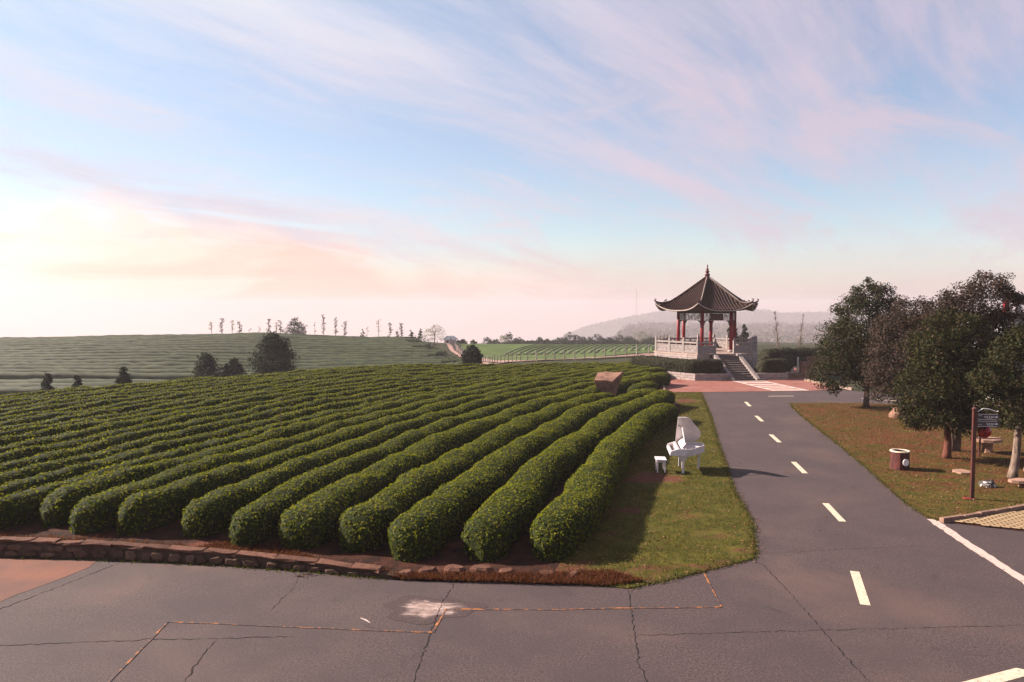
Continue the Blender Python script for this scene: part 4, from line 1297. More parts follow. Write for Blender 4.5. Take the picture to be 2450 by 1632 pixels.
def arc_path(pts, n=10):
    o = []
    for a, b in zip(pts[:-1], pts[1:]):
        for i in range(n): o.append(lerp(a, b, i / n))
    o.append(pts[-1])
    return o


zlift = lambda x, y: np.full_like(x, 0.44)
hm_ = [M['tea_body'], M['hedge_leaf'], M['hedge_leaf']]
hm_[0] = material('box_twigs', mottled((0.010, 0.012, 0.006), (0.020, 0.018, 0.010), 9.0), 0.9, 0.1)
me = hedge_mesh('box_hedge', arc_path([(9.5, 58.0), (11.0, 56.1), (13.1, 53.75), (13.7, 53.55), (15.3, 53.75)]), 1.15, 1.02, 260, 0.10, hm_, px=0.35, pz=0.32, cap=0.35, bump=0.02, young=False, gz=zlift)
tag(link('box_hedge', me), 'squared dark reddish hedge in the planter left of the pavilion stairs', 'hedge')
me = hedge_mesh('box_hedge', arc_path([(18.0, 53.95), (19.5, 54.15), (20.3, 55.1), (21.9, 58.6)]), 1.15, 1.02, 220, 0.10, hm_, px=0.35, pz=0.32, cap=0.35, bump=0.02, young=False, gz=zlift)
tag(link('box_hedge', me), 'squared dark hedge in the planter right of the pavilion stairs', 'hedge')

# pale edging by the plaza corner, kerb and gate beyond
m_ = MB(); L = math.dist((10.33, 50.6), (9.6, 46.2)); m_.box((0, 0, 0.05), (L, 0.13, 0.14), bev=0.02)
tag(m_.build('edging_kerb', M['kerb_pale'], loc=(9.96, 48.4, 0), rz=math.atan2(4.4, 0.73)), 'short pale kerb strip between tea hedges and brick plaza', 'kerb')
kb = MB()
for a, b in (((20.95, 52.6), (21.3, 49.5)), ((21.3, 49.5), (21.7, 46.9))):
    ang = math.atan2(b[1] - a[1], b[0] - a[0]); L = math.dist(a, b)
    kb.box(((a[0] + b[0]) / 2, (a[1] + b[1]) / 2, 0.07), (L, 0.16, 0.16), ang)
tag(kb.build('edging_kerb', M['kerb_pale']), 'pale kerb bending along the right side of the brick plaza', 'kerb')
kb = MB(); kb.box((21.6, 54.9, 0.16), (3.6, 0.28, 0.34), R(2)); tag(kb.build('kerb_wall', M['kerb']), 'low grey kerb wall right of the planter, before the gate', 'wall')
gate = empty('wire_fence', (22.4, 59.2, 0)); tag(gate, 'short wire fence with two pale posts right of the pavilion', 'fence')
for i, x in enumerate((-0.6, 0.55, 1.6)):
    m_ = MB(); m_.box((0, 0, 0.62), (0.10, 0.10, 1.24)); m_.build('post', M['fence_white'], gate, (x, 0, 0))
wm = MB()
for z in np.arange(0.15, 1.2, 0.17): wm.box((0.5, 0, z), (2.4, 0.014, 0.014))
for x in np.arange(-0.6, 1.7, 0.2): wm.box((x, 0.003, 0.62), (0.012, 0.012, 1.1))
wm.build('wire_mesh', M['wire'], gate)
m_ = MB(); m_.box((0, 0, 0.42), (0.42, 0.42, 0.84)); m_.box((0, 0, 0.87), (0.5, 0.5, 0.07))
tag(m_.build('gate_pillar', M['brickwork'], loc=(23.0, 58.3, 0)), 'squat reddish brick gate pillar beside the wire fence', 'pillar')
m_ = MB(); m_.box((0, 0, 0.6), (2.6, 0.25, 1.2)); m_.box((0, 0, 1.23), (2.7, 0.35, 0.07))
tag(m_.build('boundary_wall', M['brickwork'], loc=(25.0, 59.2, 0)), 'dark red boundary wall behind the tree beside the gate', 'wall')


# ------------------------------------------------------------------ trees
def tree(name, label, cat, group, x, y, z, trunk_h, trunk_r, blobs, n_leaf, lsize, leaf, bark, lean=(0, 0), seed=1, aspect=0.42, twin=False, spread=0.8, limbs=5, cs=1.0, tuft=110):
    """trunk with limbs, crown of separate leaves gathered in tufts inside the given blobs [(dx,dy,z,rx,ry,rz)]"""
    global rng
    keep = rng
    rng = np.random.default_rng(seed)
    rnd = random.Random(seed)
    root = empty(name, (x, y, z))
    tag(root, label, cat, group)
    m_ = MB()
    tops = []
    for tw in range(2 if twin else 1):
        o_ = (0.16 * (1 if tw else -1) if twin else 0.0)
        top = (lean[0] + o_ * 2.0, lean[1], trunk_h)
        pts = [(o_ * 0.5, 0, -0.05), (o_ * 0.6 + lean[0] * 0.15 + rnd.uniform(-.02, .02), lean[1] * .2, trunk_h * 0.12), (o_ + lean[0] * 0.35 + rnd.uniform(-.04, .04), lean[1] * .4, trunk_h * 0.4), (o_ * 1.6 + lean[0] * 0.75, lean[1] * .75 + rnd.uniform(-.04, .04), trunk_h * 0.75), top]
        k = 0.75 if twin else 1
        m_.tube(pts, [trunk_r * 1.45 * k, trunk_r * 1.08 * k, trunk_r * 0.95 * k, trunk_r * 0.85 * k, trunk_r * 0.75 * k], 9)
        tops.append(Vector(top))
    blobs_s = sorted(blobs, key=lambda b: -b[3] * b[5])
    for i, b in enumerate(blobs_s[:limbs]):
        st = tops[i % len(tops)]
        c = Vector((b[0], b[1], b[2]))
        midp = st.lerp(c, 0.5) + Vector((rnd.uniform(-.1, .1), rnd.uniform(-.1, .1), -0.08))
        m_.tube([st - Vector((0, 0, 0.1)), midp, c, c + Vector((0, 0, b[5] * 0.5))], [trunk_r * 0.6, trunk_r * 0.42, trunk_r * 0.26, trunk_r * 0.08], 6)
        for j in range(4):
            a = rnd.uniform(0, 6.28); e = c + Vector((math.cos(a) * b[3] * 0.7, math.sin(a) * b[4] * 0.7, rnd.uniform(-0.5, 0.6) * b[5]))
            m_.tube([midp.lerp(c, 0.6), midp.lerp(e, 0.6), e], [trunk_r * 0.22, trunk_r * 0.14, trunk_r * 0.04], 4)
    m_.build('trunk', bark, root, smooth=True)
    blobs = [(b[0] * cs, b[1] * cs, b[2], b[3] * cs, b[4] * cs, b[5] * (1 + (cs - 1) * 0.6)) for b in blobs]
    n_leaf = int(n_leaf * cs ** 2.4 * (1.3 if cs > 1 else 1.0))
    if cs > 1: blobs = [(b[0], b[1], b[2] - ((0.30 if y > 30 else 0.10) if b[2] < 2.6 else 0.0), b[3], b[4], b[5]) for b in blobs]
    # tufts
    vol = np.array([abs(b[3] * b[4] * b[5]) for b in blobs]) ** 0.75
    if min(b[5] for b in blobs) <= 0 or min(b[3] for b in blobs) <= 0: print("BADBLOB", label, x, y, z, trunk_h)
    ntuft = max(4, int(n_leaf / tuft))
    Ps, Ns = [], []
    pick = rng.choice(len(blobs), ntuft, p=vol / vol.sum())
    for bi in pick:
        b = np.array(blobs[bi])
        d_ = rng.normal(0, 1, 3); d_ /= np.linalg.norm(d_)
        rad = rng.uniform(0.45, 1.0) ** 0.5
        c = b[:3] + d_ * rad * b[3:]
        nl = int(n_leaf / ntuft)
        sc = 0.20 * (b[3] + b[4] + b[5]) / 3 + 0.05
        q = rng.normal(0, 1, (nl, 3)); q *= (rng.uniform(0, 1, (nl, 1)) ** 0.45 / (np.linalg.norm(q, axis=1, keepdims=True) + 1e-9)) * 1.75
        q = c + q * np.array([sc, sc, sc * 0.72])
        Ps.append(q)
        outw = (q - b[:3]) / b[3:]
        outw /= np.linalg.norm(outw, axis=1, keepdims=True) + 1e-6
        Ns.append(outw * 0.7 + np.array([0, 0, 0.55]))
    P = np.concatenate(Ps); N = np.concatenate(Ns)
    LV, LF = leaves(P, N, lsize, aspect, spread)
    link('crown', raw_mesh('crown', LV, [(LF, 0)], [leaf]), root)
    rng = keep
    return root


TG = 'broad-leaved trees on the right lawn'
tree('broadleaf_tree', 'dark round-headed tree on the lawn nearest the pavilion', 'tree', TG, 18.81, 39.05, 0.03, 1.9, 0.14,
     [(0, 0, 4.2, 1.6, 1.5, 1.6), (-0.9, 0.2, 3.2, 1.3, 1.2, 1.3), (0.8, -0.2, 3.4, 1.3, 1.2, 1.4), (-1.3, 0.1, 2.2, 1.15, 1.0, 0.95), (-0.1, -0.3, 2.2, 1.1, 1.1, 0.8), (0.2, 0, 5.7, 0.9, 0.9, 0.85), (1.0, 0.3, 5.0, 0.8, 0.8, 0.8), (-1.6, -0.2, 1.6, 0.7, 0.7, 0.55), (1.1, 0.1, 2.1, 0.9, 0.9, 0.7), (-0.6, 0, 5.0, 0.9, 0.8, 0.8), (0.0, 0.3, 6.35, 0.45, 0.45, 0.35)],
     21000, 0.135, M['tree_leaf'], M['bark'], seed=21, cs=1.18)
tree('broadleaf_tree', 'reddish bushy tree between the rounded pavilion-side tree and boulder', 'tree', TG, 18.57, 34.56, 0.03, 1.3, 0.12,
     [(0, 0, 3.6, 1.3, 1.3, 1.3), (-0.8, 0, 2.6, 1.0, 1.0, 1.0), (0.8, 0, 2.7, 1.1, 1.0, 1.1), (0.1, -0.2, 1.8, 1.1, 1.0, 0.75), (0.2, 0, 4.9, 0.9, 0.9, 0.75), (-0.5, 0.1, 4.5, 0.8, 0.8, 0.7), (1.0, 0.1, 4.3, 0.8, 0.8, 0.8), (-0.9, 0, 1.8, 0.7, 0.7, 0.6)],
     16000, 0.12, M['tree_leaf_red'], M['bark_pale'], seed=22, cs=1.18)
tree('broadleaf_tree', 'spreading tree with square red-brown trunk left of the signpost', 'tree', TG, 15.42, 26.01, 0.03, 1.5, 0.125,
     [(0.1, 0, 2.9, 1.2, 1.1, 1.1), (-0.75, -0.1, 2.3, 0.85, 0.85, 0.85), (0.8, -0.1, 2.3, 0.9, 0.9, 0.9), (0.0, -0.2, 1.75, 0.95, 0.9, 0.62), (-0.3, 0.1, 3.9, 0.85, 0.85, 0.75), (0.7, 0.1, 3.9, 0.9, 0.85, 0.85), (-0.9, 0.0, 1.7, 0.5, 0.5, 0.5), (0.0, 0, 4.7, 0.65, 0.65, 0.55), (0.55, -0.1, 1.55, 0.55, 0.55, 0.4)],
     20000, 0.105, M['tree_leaf'], M['bark_red'], seed=23, cs=1.18)
tree('broadleaf_tree', 'tall leafy tree on twin trunks behind the signpost', 'tree', TG, 16.48, 27.3, 0.03, 1.8, 0.13,
     [(0.3, 0.4, 4.0, 1.4, 1.2, 1.3), (1.2, 0.2, 3.0, 1.2, 1.0, 1.1), (-0.5, 0.4, 3.4, 1.1, 1.0, 1.1), (0.7, 0.3, 5.3, 1.0, 0.9, 0.85), (1.1, 0.3, 6.1, 0.62, 0.6, 0.5), (0.2, 0.3, 5.8, 0.5, 0.5, 0.4), (-0.5, 0.3, 5.0, 0.75, 0.75, 0.6), (1.9, 0.2, 4.3, 0.9, 0.8, 0.9), (-1.0, 0.4, 4.7, 0.5, 0.5, 0.45), (1.9, 0.3, 5.4, 0.5, 0.5, 0.4), (0.4, 0.4, 2.5, 0.8, 0.7, 0.5)],
     23000, 0.11, M['tree_leaf_red'], M['bark_pale'], seed=24, cs=1.18, twin=True)
tree('broadleaf_tree', 'tree with pale crooked trunk at the right edge by stone seats', 'tree', TG, 15.73, 23.0, 0.03, 1.9, 0.12,
     [(0.6, 0.2, 3.6, 1.1, 0.9, 1.1), (0.1, 0, 2.5, 0.95, 0.8, 0.75), (1.3, 0.1, 2.6, 1.0, 0.8, 0.9), (0.3, 0.2, 4.3, 0.5, 0.5, 0.4), (0.9, 0, 1.85, 0.7, 0.6, 0.42), (-0.6, 0.1, 3.1, 0.6, 0.6, 0.5)],
     17000, 0.10, M['tree_leaf'], M['bark_pale'], lean=(0.22, 0.05), seed=25, cs=1.04)

# bare saplings right of the pavilion
def bare_tree(label, x, y, z, h, lean, seed):
    rnd = random.Random(seed)
    root = empty('bare_tree', (x, y, z)); tag(root, label, 'tree', 'bare saplings right of the pavilion')
    m_ = MB(); pts = [(lean * t * t * h * 0.12 + rnd.uniform(-.03, .03), 0, h * t) for t in np.linspace(0, 1, 7)]
    m_.tube(pts, [0.075, 0.065, 0.055, 0.045, 0.034, 0.022, 0.008], 6)
    m_.build('trunk', M['bark_pale'], root)
    b = MB()
    for i in range(46):
        t = rnd.uniform(0.32, 0.97); p = Vector((np.interp(t, np.linspace(0, 1, 7), [q[0] for q in pts]), 0, h * t))
        a = rnd.uniform(0, 6.28); L = (1.05 - t) * 0.95 + 0.12
        e = p + Vector((math.cos(a) * L * 0.6, math.sin(a) * L * 0.6, L * 0.62))
        b.tube([p, p.lerp(e, 0.5) + Vector((0, 0, 0.04)), e], [0.014, 0.010, 0.004], 3)
        for j in range(2):
            q = p.lerp(e, rnd.uniform(.3, .9)); f = q + Vector((rnd.uniform(-.2, .2), rnd.uniform(-.2, .2), rnd.uniform(.02, .25)))
            b.tube([q, f], [0.008, 0.003], 3)
    b.build('twigs', M['bark'], root)
bare_tree('thin leafless sapling nearer the pavilion roof tip', 25.4, 70.5, -0.08, 4.95, -0.6, 31)
bare_tree('thin leafless sapling next to the dark round tree', 27.4, 70.5, -0.08, 4.6, 0.75, 32)

me = hedge_mesh('tall_hedge', arc_path([(22.5, 67.0), (26, 67.5), (30.5, 68.2)]), 1.8, 1.45, 130, 0.15, hm_, px=0.5, pz=0.45, cap=0.6, bump=0.09, young=False, gz=lambda x, y: np.full_like(x, -0.1))
tag(link('tall_hedge', me), 'tall dark shaggy hedge behind the wire fence', 'hedge')
for i, (x, y, h, lb) in enumerate([(35.2, 118, 6.0, 'dark slender conifer rising behind the right balustrade'), (39.0, 124, 4.2, 'low dark conifer just right of the slender conifer')]):
    z0 = float(ground_z(x, y))
    tree('conifer', lb, 'tree', None, x, y, z0 - 0.1, h * 0.3, 0.16, [(0, 0, h * t, 1.25 * (1.05 - t), 1.25 * (1.05 - t), h * 0.13) for t in np.linspace(0.15, 0.95, 7)], 2600, 0.34, M['far_leaf'], M['bark'], seed=60 + i, tuft=20)

# valley trees behind the tea field
VG = 'round dark trees in the valley behind the tea field'
def on_ground(x, y): return float(ground_z(x, y)) - 0.12
def top_height(v_px, y): return 5.5 - (v_px - 727.0) / 1769.0 * y
for i, (x, y, half, vt, lb, conic) in enumerate([
        (-24.6, 76, 2.05, 792, 'largest round dark tree in the valley below the hill', 0),
        (-29.4, 71, 1.15, 838, 'taller of two touching dark trees left of the largest', 0),
        (-27.0, 71.5, 1.05, 852, 'lower of two touching dark trees left of the largest', 0),
        (-32.4, 61.5, 1.2, 883, 'pointed dark bush, third from the left below the hill', 1),
        (-36.6, 62, 0.8, 899, 'smallest pointed dark bush between two larger ones', 1),
        (-37.2, 59, 1.0, 899, 'pointed dark bush near the left end of the valley', 1),
        (-43.0, 61, 0.7, 932, 'dark bush cut by the left edge of the picture', 1),
        (-4.2, 77, 0.85, 826, 'round dark shrub where the dirt path turns', 0)]):
    z0 = on_ground(x, y); h = top_height(vt, y) - z0
    if conic:
        bl = [(0, 0, h * t, half * (1.12 - t), half * (1.12 - t), h * 0.15) for t in (0.08, 0.2, 0.32, 0.44, 0.56, 0.68, 0.8, 0.9)]
    else:
        bl = [(0, 0, h * 0.52, half, half, h * 0.36), (-half * .35, 0, h * .3, half * .75, half * .75, h * .26), (half * .4, 0, h * .32, half * .7, half * .7, h * .27), (half * .05, 0, h * .8, half * .62, half * .62, h * .17)]
    tree('valley_tree', lb, 'tree', VG, x, y, z0, h * 0.3, 0.12, bl, 14000 if half > 1.5 else 6000, 0.30, M['far_leaf'], M['bark'], seed=70 + i, limbs=3, tuft=22)

# thin trees on the crest of the tea hill: (px, base row px, top row px, kind)
CG = 'trees along the crest of the tea hill'
hill_trees = [(506, 806, 771, 'w'), (531, 806, 762, 'W'), (555, 805, 766, 'w'), (573, 805, 769, 'W'), (597, 804, 786, 't'), (620, 804, 780, 't'), (643, 804, 763, 'W'), (661, 804, 772, 'w'), (671, 804, 767, 'W'),
              (705, 804, 757, 'B'), (730, 804, 776, 'w'), (753, 804, 769, 't'), (774, 804, 753, 'W'), (802, 804, 760, 'W'), (825, 806, 769, 'W'), (868, 808, 788, 'b'), (878, 808, 783, 't'), (906, 812, 763, 'w'),
              (933, 815, 773, 'W'), (950, 816, 791, 'b'), (960, 816, 771, 'W'), (984, 819, 790, 'm'), (1005, 819, 786, 'm'), (1040, 822, 775, 'P')]
names = {'w': 'pale wispy sapling', 'W': 'thin dark pole-like tree', 't': 'tiny bare sapling', 'B': 'broad dark dome tree', 'b': 'small dark cone bush', 'm': 'small layered dark tree', 'P': 'broad pale leafless tree'}
seen = {}
for i, (u_, vb, vt, kd) in enumerate(hill_trees):
    seen[kd] = seen.get(kd, 0) + 1
cnt = {}
for i, (u_, vb, vt, kd) in enumerate(hill_trees):
    cnt[kd] = cnt.get(kd, 0) + 1
    yy_ = 157.0 - max(0, (u_ - 900)) * 0.03
    xx_ = (u_ - 1225) / 1769 * yy_
    z0 = on_ground(xx_, yy_)
    h = max(1.0, top_height(vt, yy_) - z0)
    lb = names[kd] + ' on the hill crest' + (', %s from the left of its kind' % ordinal[cnt[kd]] if seen[kd] > 1 else '')
    rnd = random.Random(i * 7 + 1)
    if kd in 'wW':
        nb = 11 if kd == 'W' else 8
        bl = [(rnd.uniform(-.28, .28), rnd.uniform(-.2, .2), h * t, rnd.uniform(.22, .42), .32, h * rnd.uniform(.035, .06)) for t in np.linspace(0.34 if kd == 'W' else 0.5, 0.97, nb)]
        tree('crest_tree', lb, 'tree', CG, xx_, yy_, z0, h * 0.93, 0.055, bl, 620 if kd == 'W' else 260, 0.17, M['far_leaf'] if kd == 'W' else M['pale_leaf'], M['bark'], seed=100 + i, limbs=0, tuft=9)
    elif kd == 't':
        bl = [(rnd.uniform(-.2, .2), 0, h * t, .22, .22, h * .08) for t in (0.5, 0.75, .95)]
        tree('crest_tree', lb, 'tree', CG, xx_, yy_, z0, h * 0.95, 0.035, bl, 60, 0.18, M['far_leaf'], M['bark'], seed=100 + i, limbs=0, tuft=9)
    elif kd == 'B':
        bl = [(0, 0, h * .45, 1.8, 1.6, h * .33), (-0.9, 0, h * .3, 1.3, 1.2, h * .26), (1.0, 0, h * .3, 1.2, 1.2, h * .26), (0.1, 0, h * .75, 1.15, 1.1, h * .22)]
        tree('crest_tree', lb, 'tree', CG, xx_, yy_, z0, h * 0.4, 0.14, bl, 3200, 0.27, M['far_leaf'], M['bark'], seed=100 + i, limbs=3, tuft=18)
    elif kd == 'P':
        bl = [(-1.3, 0, h * .45, 1.4, 1.2, h * .3), (1.0, 0, h * .5, 1.3, 1.2, h * .34), (0.3, 0, h * .8, 1.0, 1.0, h * .18), (-0.4, 0, h * .7, 1.0, 1.0, h * .2)]
        tree('crest_tree', lb, 'tree', CG, xx_, yy_, z0, h * 0.5, 0.1, bl, 1500, 0.2, M['pale_leaf'], M['bark_pale'], seed=100 + i, limbs=4, tuft=12)
    elif kd == 'b':
        bl = [(0, 0, h * t, 0.85 * (1.1 - t), .85 * (1.1 - t), h * .16) for t in (0.15, 0.4, 0.65, 0.88)]
        tree('crest_tree', lb, 'tree', CG, xx_, yy_, z0, h * 0.3, 0.06, bl, 900, 0.22, M['far_leaf'], M['bark'], seed=100 + i, limbs=0, tuft=9)
    else:
        bl = [(rnd.uniform(-.15, .15), 0, h * t, .75 * (1.15 - t), .6, h * .07) for t in (0.42, 0.6, 0.78, 0.94)]
        tree('crest_tree', lb, 'tree', CG, xx_, yy_, z0, h * 0.9, 0.07, bl, 600, 0.22, M['far_leaf'], M['bark'], seed=100 + i, limbs=0, tuft=9)

# line of trees beyond the far green field
LG = 'hazy trees lined up beyond the pale green field'
line = [(1097, 818, 1.0), (1109, 816, .8), (1133, 818, .8), (1167, 811, 1.6), (1178, 815, 1.2), (1206, 806, 2.2), (1218, 799, 1.3), (1240, 812, 1.3), (1262, 820, .8), (1289, 815, .8), (1306, 815, 1.2), (1320, 818, 1.4), (1343, 813, 1.5), (1363, 799, 2.0), (1381, 806, 1.6), (1398, 817, 1.2), (1412, 809, 1.2),
        (1430, 804, 1.9), (1449, 812, 1.4), (1465, 813, 1.6), (1484, 805, 1.7), (1508, 809, 1.5), (1535, 796, 2.9), (1552, 812, 1.8)]
for i, (u_, vt, half) in enumerate(line):
    yy_ = 236.0 if i > 2 else 190
    xx_ = (u_ - 1225) / 1769 * yy_
    z0 = on_ground(xx_, yy_); h = top_height(vt - 5, yy_) - z0
    half *= 0.62 * 1.9
    bl = [(0, 0, h * .5, half, half, h * .36), (-half * .4, 0, h * .25, half, half, h * .24), (half * .4, 0, h * .25, half, half, h * .24), (rng.uniform(-.2, .2), 0, h * .8, half * .6, half * .6, h * .18)]
    lb = 'hazy grey-green tree, %s from the left beyond the far field' % ordinal[i + 1]
    tree('field_edge_tree', lb, 'tree', LG, xx_, yy_, z0, h * 0.4, 0.1, bl, 1500, 0.42, M['far_leaf'] if i not in (5, 22) else M['pale_leaf'], M['bark'], seed=200 + i, limbs=1, tuft=15)
# continuous undergrowth below that line
P = np.stack([rng.uniform(-9, 50, 15000), rng.uniform(228, 237, 15000), np.zeros(15000)], -1)
P[:, 2] = ground_z(P[:, 0], P[:, 1]) + rng.uniform(0, 1, 15000) * (2.5 + 0.6 * np.sin(P[:, 0] * 0.9) + 0.5 * np.sin(P[:, 0] * 2.3))
LV, LF = leaves(P, np.tile(np.array([[0, -0.5, 0.8]]), (15000, 1)), 0.5, 0.5, 0.8)
link('undergrowth', raw_mesh('undergrowth', LV, [(LF, 0)], [M['far_leaf']]), kind='stuff')

# dark brush down the right flank of the tea hill, along the path
n = 9000
t = rng.uniform(0, 1, n)
P = np.stack([np.interp(t, [0, .25, 1], [-5.6, -7.2, -22]) + rng.normal(0, 1.0, n), np.interp(t, [0, .25, 1], [88, 104, 160]) + rng.normal(0, 1.5, n), np.zeros(n)], -1)
P[:, 2] = ground_z(P[:, 0], P[:, 1]) + np.abs(rng.normal(0, 0.55, n)) * (0.7 + 0.45 * np.sin(P[:, 1] * 0.8))
LV, LF = leaves(P, np.tile(np.array([[0, -0.4, 0.8]]), (n, 1)), 0.30, 0.5, 0.8)
link('path_brush', raw_mesh('path_brush', LV, [(LF, 0)], [M['far_leaf']]), kind='stuff')

# scrub on the far right terraces: a mass of low bushes in rough rows
n = 16000
yy_ = rng.choice(np.arange(715, 1480, 27.0), n) + rng.normal(0, 4.3, n)
azz = rng.uniform(0.11, 0.46, n)
P = np.stack([azz * yy_, yy_, np.zeros(n)], -1)
P[:, 2] = ground_z(P[:, 0], P[:, 1]) + np.abs(rng.normal(0, 2.0, n)) * (0.5 + 0.7 * (np.sin(P[:, 0] * .08) > -0.2))
LV, LF = leaves(P, np.tile(np.array([[0, -0.4, 0.9]]), (n, 1)), 3.3, 0.55, 0.7)
link('scrub', raw_mesh('scrub', LV, [(LF, 0)], [M['hazed_scrub']]), kind='stuff')
# woods on the far hill
n = 7000
azz = rng.uniform(0.07, 0.6, n); yy_ = rng.normal(2385, 30, n)
P = np.stack([azz * yy_, yy_, np.zeros(n)], -1)
pz_ = np.interp(azz, [0.04, 0.10, 0.155, 0.20, 0.27, 0.30, 0.325, 0.345, 0.36, 0.42, 0.5, 0.7], HILL_P)
P[:, 2] = -285 + (pz_ + 285) * np.exp(-((yy_ - 2400) / 150.0) ** 2) + np.abs(rng.normal(0, 2.0, n))
LV, LF = leaves(P, np.tile(np.array([[0, -0.6, 0.7]]), (n, 1)), 6.0, 0.6, 0.7)
link('far_wood', raw_mesh('far_wood', LV, [(LF, 0)], [M['wood_hill']]), kind='stuff')

# ------------------------------------------------------------------ tea rows on the hill, far field, path, fence
def strip_hedge(path, width, height, mat, seed):
    r = np.random.default_rng(seed)
    p = np.asarray(path, float)
    t = np.gradient(p, axis=0); t /= np.linalg.norm(t, axis=1, keepdims=True)
    nx, ny = t[:, 1], -t[:, 0]
    prof = [(-0.5, 0.0), (-0.46, 0.62), (-0.2, 1.0), (0.2, 1.0), (0.46, 0.62), (0.5, 0.0)]
    g = ground_z(p[:, 0], p[:, 1]) - 0.1
    hv = height * (1 + 0.03 * r.normal(0, 1, len(p)) + 0.05 * np.sin(p[:, 0] * 0.21 + seed))
    wv_ = width * (1 + 0.03 * r.normal(0, 1, len(p)) + 0.06 * np.sin(p[:, 0] * 0.33 + seed * 2))
    V = np.stack([np.stack([p[:, 0] + nx * a * wv_, p[:, 1] + ny * a * wv_, g + b * hv], -1) for a, b in prof], 1)
    V += r.normal(0, 0.016, V.shape)
    ii = np.arange(V.shape[0] * V.shape[1]).reshape(V.shape[:2])
    q = np.stack([ii[:-1, :-1], ii[:-1, 1:], ii[1:, 1:], ii[1:, :-1]], -1).reshape(-1, 4)
    return raw_mesh('hill_tea_hedge', V.reshape(-1, 3), [(q, 0)], [mat])


nrow = 21
for j in range(nrow):
    y0 = 84 + j * 3.55
    if j in (3,): continue
    xr = -7 - (y0 - 105) * 0.28 if y0 > 90 else -9
    xr += 2.5 * math.sin(j * 1.7)
    xx = np.arange(-150, xr, 1.1)
    yy_ = y0 + 0.7 * np.sin(xx * 0.040 + j * 0.12) + 0.14 * np.sin(xx * 0.16 + j * 0.9) - 0.0009 * (xx + 50) ** 2 * (0.2 + j / nrow)
    o = link('hill_tea_hedge', strip_hedge(np.stack([xx, yy_], -1), 1.65, 1.25, M['tea_far'], 300 + j))
    tag(o, 'long contour tea hedge on the hill, %s row up from the valley' % ordinal[j + 1], 'hedge', 'tea hedges on the hillside')

# far green field with its own rows
fx = np.linspace(-9, 36, 40); fy_ = np.linspace(98, 160, 32)
FX, FY = np.meshgrid(fx, fy_)
FX = FX * (FY / 128.0) + (160 - FY) * 0.02
FZ = ground_z(FX, FY) + 0.06
ii = np.arange(FX.size).reshape(FX.shape)
fq = np.stack([ii[:-1, :-1], ii[:-1, 1:], ii[1:, 1:], ii[1:, :-1]], -1).reshape(-1, 4)
link('far_field', raw_mesh('far_field', np.stack([FX, FY, FZ], -1), [(fq, 0)], [M['field_green']], True), kind='structure')
for j in range(26):
    x0 = 2.5 + j * 1.22
    t = np.linspace(0, 1, 22)
    yy_ = 126 + t * 30; xx = x0 + t * 3.2 - 4 + 0.004 * (yy_ - 126) ** 2
    o = link('field_tea_hedge', strip_hedge(np.stack([xx, yy_], -1), 0.75, 0.32, M['field_row'], 400 + j))
    tag(o, 'low tea hedge running away across the far field, %s from the left' % ordinal[j + 1], 'hedge', 'tea hedges across the far field')

FEN = [(-14.5, 166.0), (-12.4, 152.0), (-10.6, 138.0), (-8.0, 126.0), (-5.1, 116.0), (-2.1, 105.0), (1.3, 96.5), (5.5, 93.0), (9.7, 90.0), (14.5, 86.0), (20, 83)]
fl = np.array(FEN)
pa_ = []
for i in range(len(fl)):
    a = fl[max(i - 1, 0)]; b = fl[min(i + 1, len(fl) - 1)]
    t = (b - a) / np.linalg.norm(b - a); nrm = np.array([-t[1], t[0]])
    q_ = 0.45 if i < 4 else 1.0
    pa_.append((fl[i] - nrm * 0.3 * q_, fl[i] - nrm * 1.2 * q_, fl[i] - nrm * 2.2 * q_))
P = [(p[0], p[1], float(ground_z(p[0], p[1])) + 0.10) for tri in pa_ for p in tri]
m_ = MB(); m_.add(P, [(i * 3 + j, i * 3 + j + 1, i * 3 + 3 + j + 1, i * 3 + 3 + j) for i in range(len(fl) - 1) for j in range(2)])
m_.build('dirt_path', M['path_pink'], kind='structure')
# pale bank on the far side of the fence
P = []
for i in range(len(fl)):
    a = fl[max(i - 1, 0)]; b = fl[min(i + 1, len(fl) - 1)]
    t = (b - a) / np.linalg.norm(b - a); nrm = np.array([-t[1], t[0]])
    for d_ in (0.4, 1.4, 2.4):
        p = fl[i] + nrm * d_ * (0.45 if i < 4 else 1.0); P.append((p[0], p[1], float(ground_z(p[0], p[1])) + 0.12))
m_ = MB(); m_.add(P, [(i * 3 + j, i * 3 + j + 1, i * 3 + 3 + j + 1, i * 3 + 3 + j) for i in range(len(fl) - 1) for j in range(2)])
m_.build('path_bank', M['path_pink'], kind='structure')

fence = empty('field_fence', (1.3, 96.5, float(ground_z(1.3, 96.5)))); tag(fence, 'long post and wire fence curving along the pink dirt path', 'fence')
seg_ = [math.dist(a, b) for a, b in zip(FEN[:-1], FEN[1:])]
cum = np.concatenate([[0], np.cumsum(seg_)])
mb = MB(); mb.box((0, 0, 0.62), (0.11, 0.11, 1.35)); pm = mb.mesh('post', M['fence'])
d = 0.0
fz0 = fence.location.z
wires = [[], [], []]
while d < cum[-1]:
    x = float(np.interp(d, cum, fl[:, 0])); y = float(np.interp(d, cum, fl[:, 1])); z = float(ground_z(x, y)) - 0.06
    o = link('post', pm, fence, (x - 1.3, y - 96.5, z - fz0), random.uniform(-.2, .2))
    o.scale = (1, 1, random.uniform(0.92, 1.12)); o.rotation_euler[0] = random.uniform(-.04, .04); o.rotation_euler[1] = random.uniform(-.05, .05)
    for q, hh in enumerate((0.35, 0.75, 1.15)): wires[q].append((x - 1.3, y - 96.5, z - fz0 + hh))
    d += 1.45
for wpts in wires:
    m_ = MB(); m_.tube(wpts, 0.012, 3); m_.build('wire', M['wire'], fence)

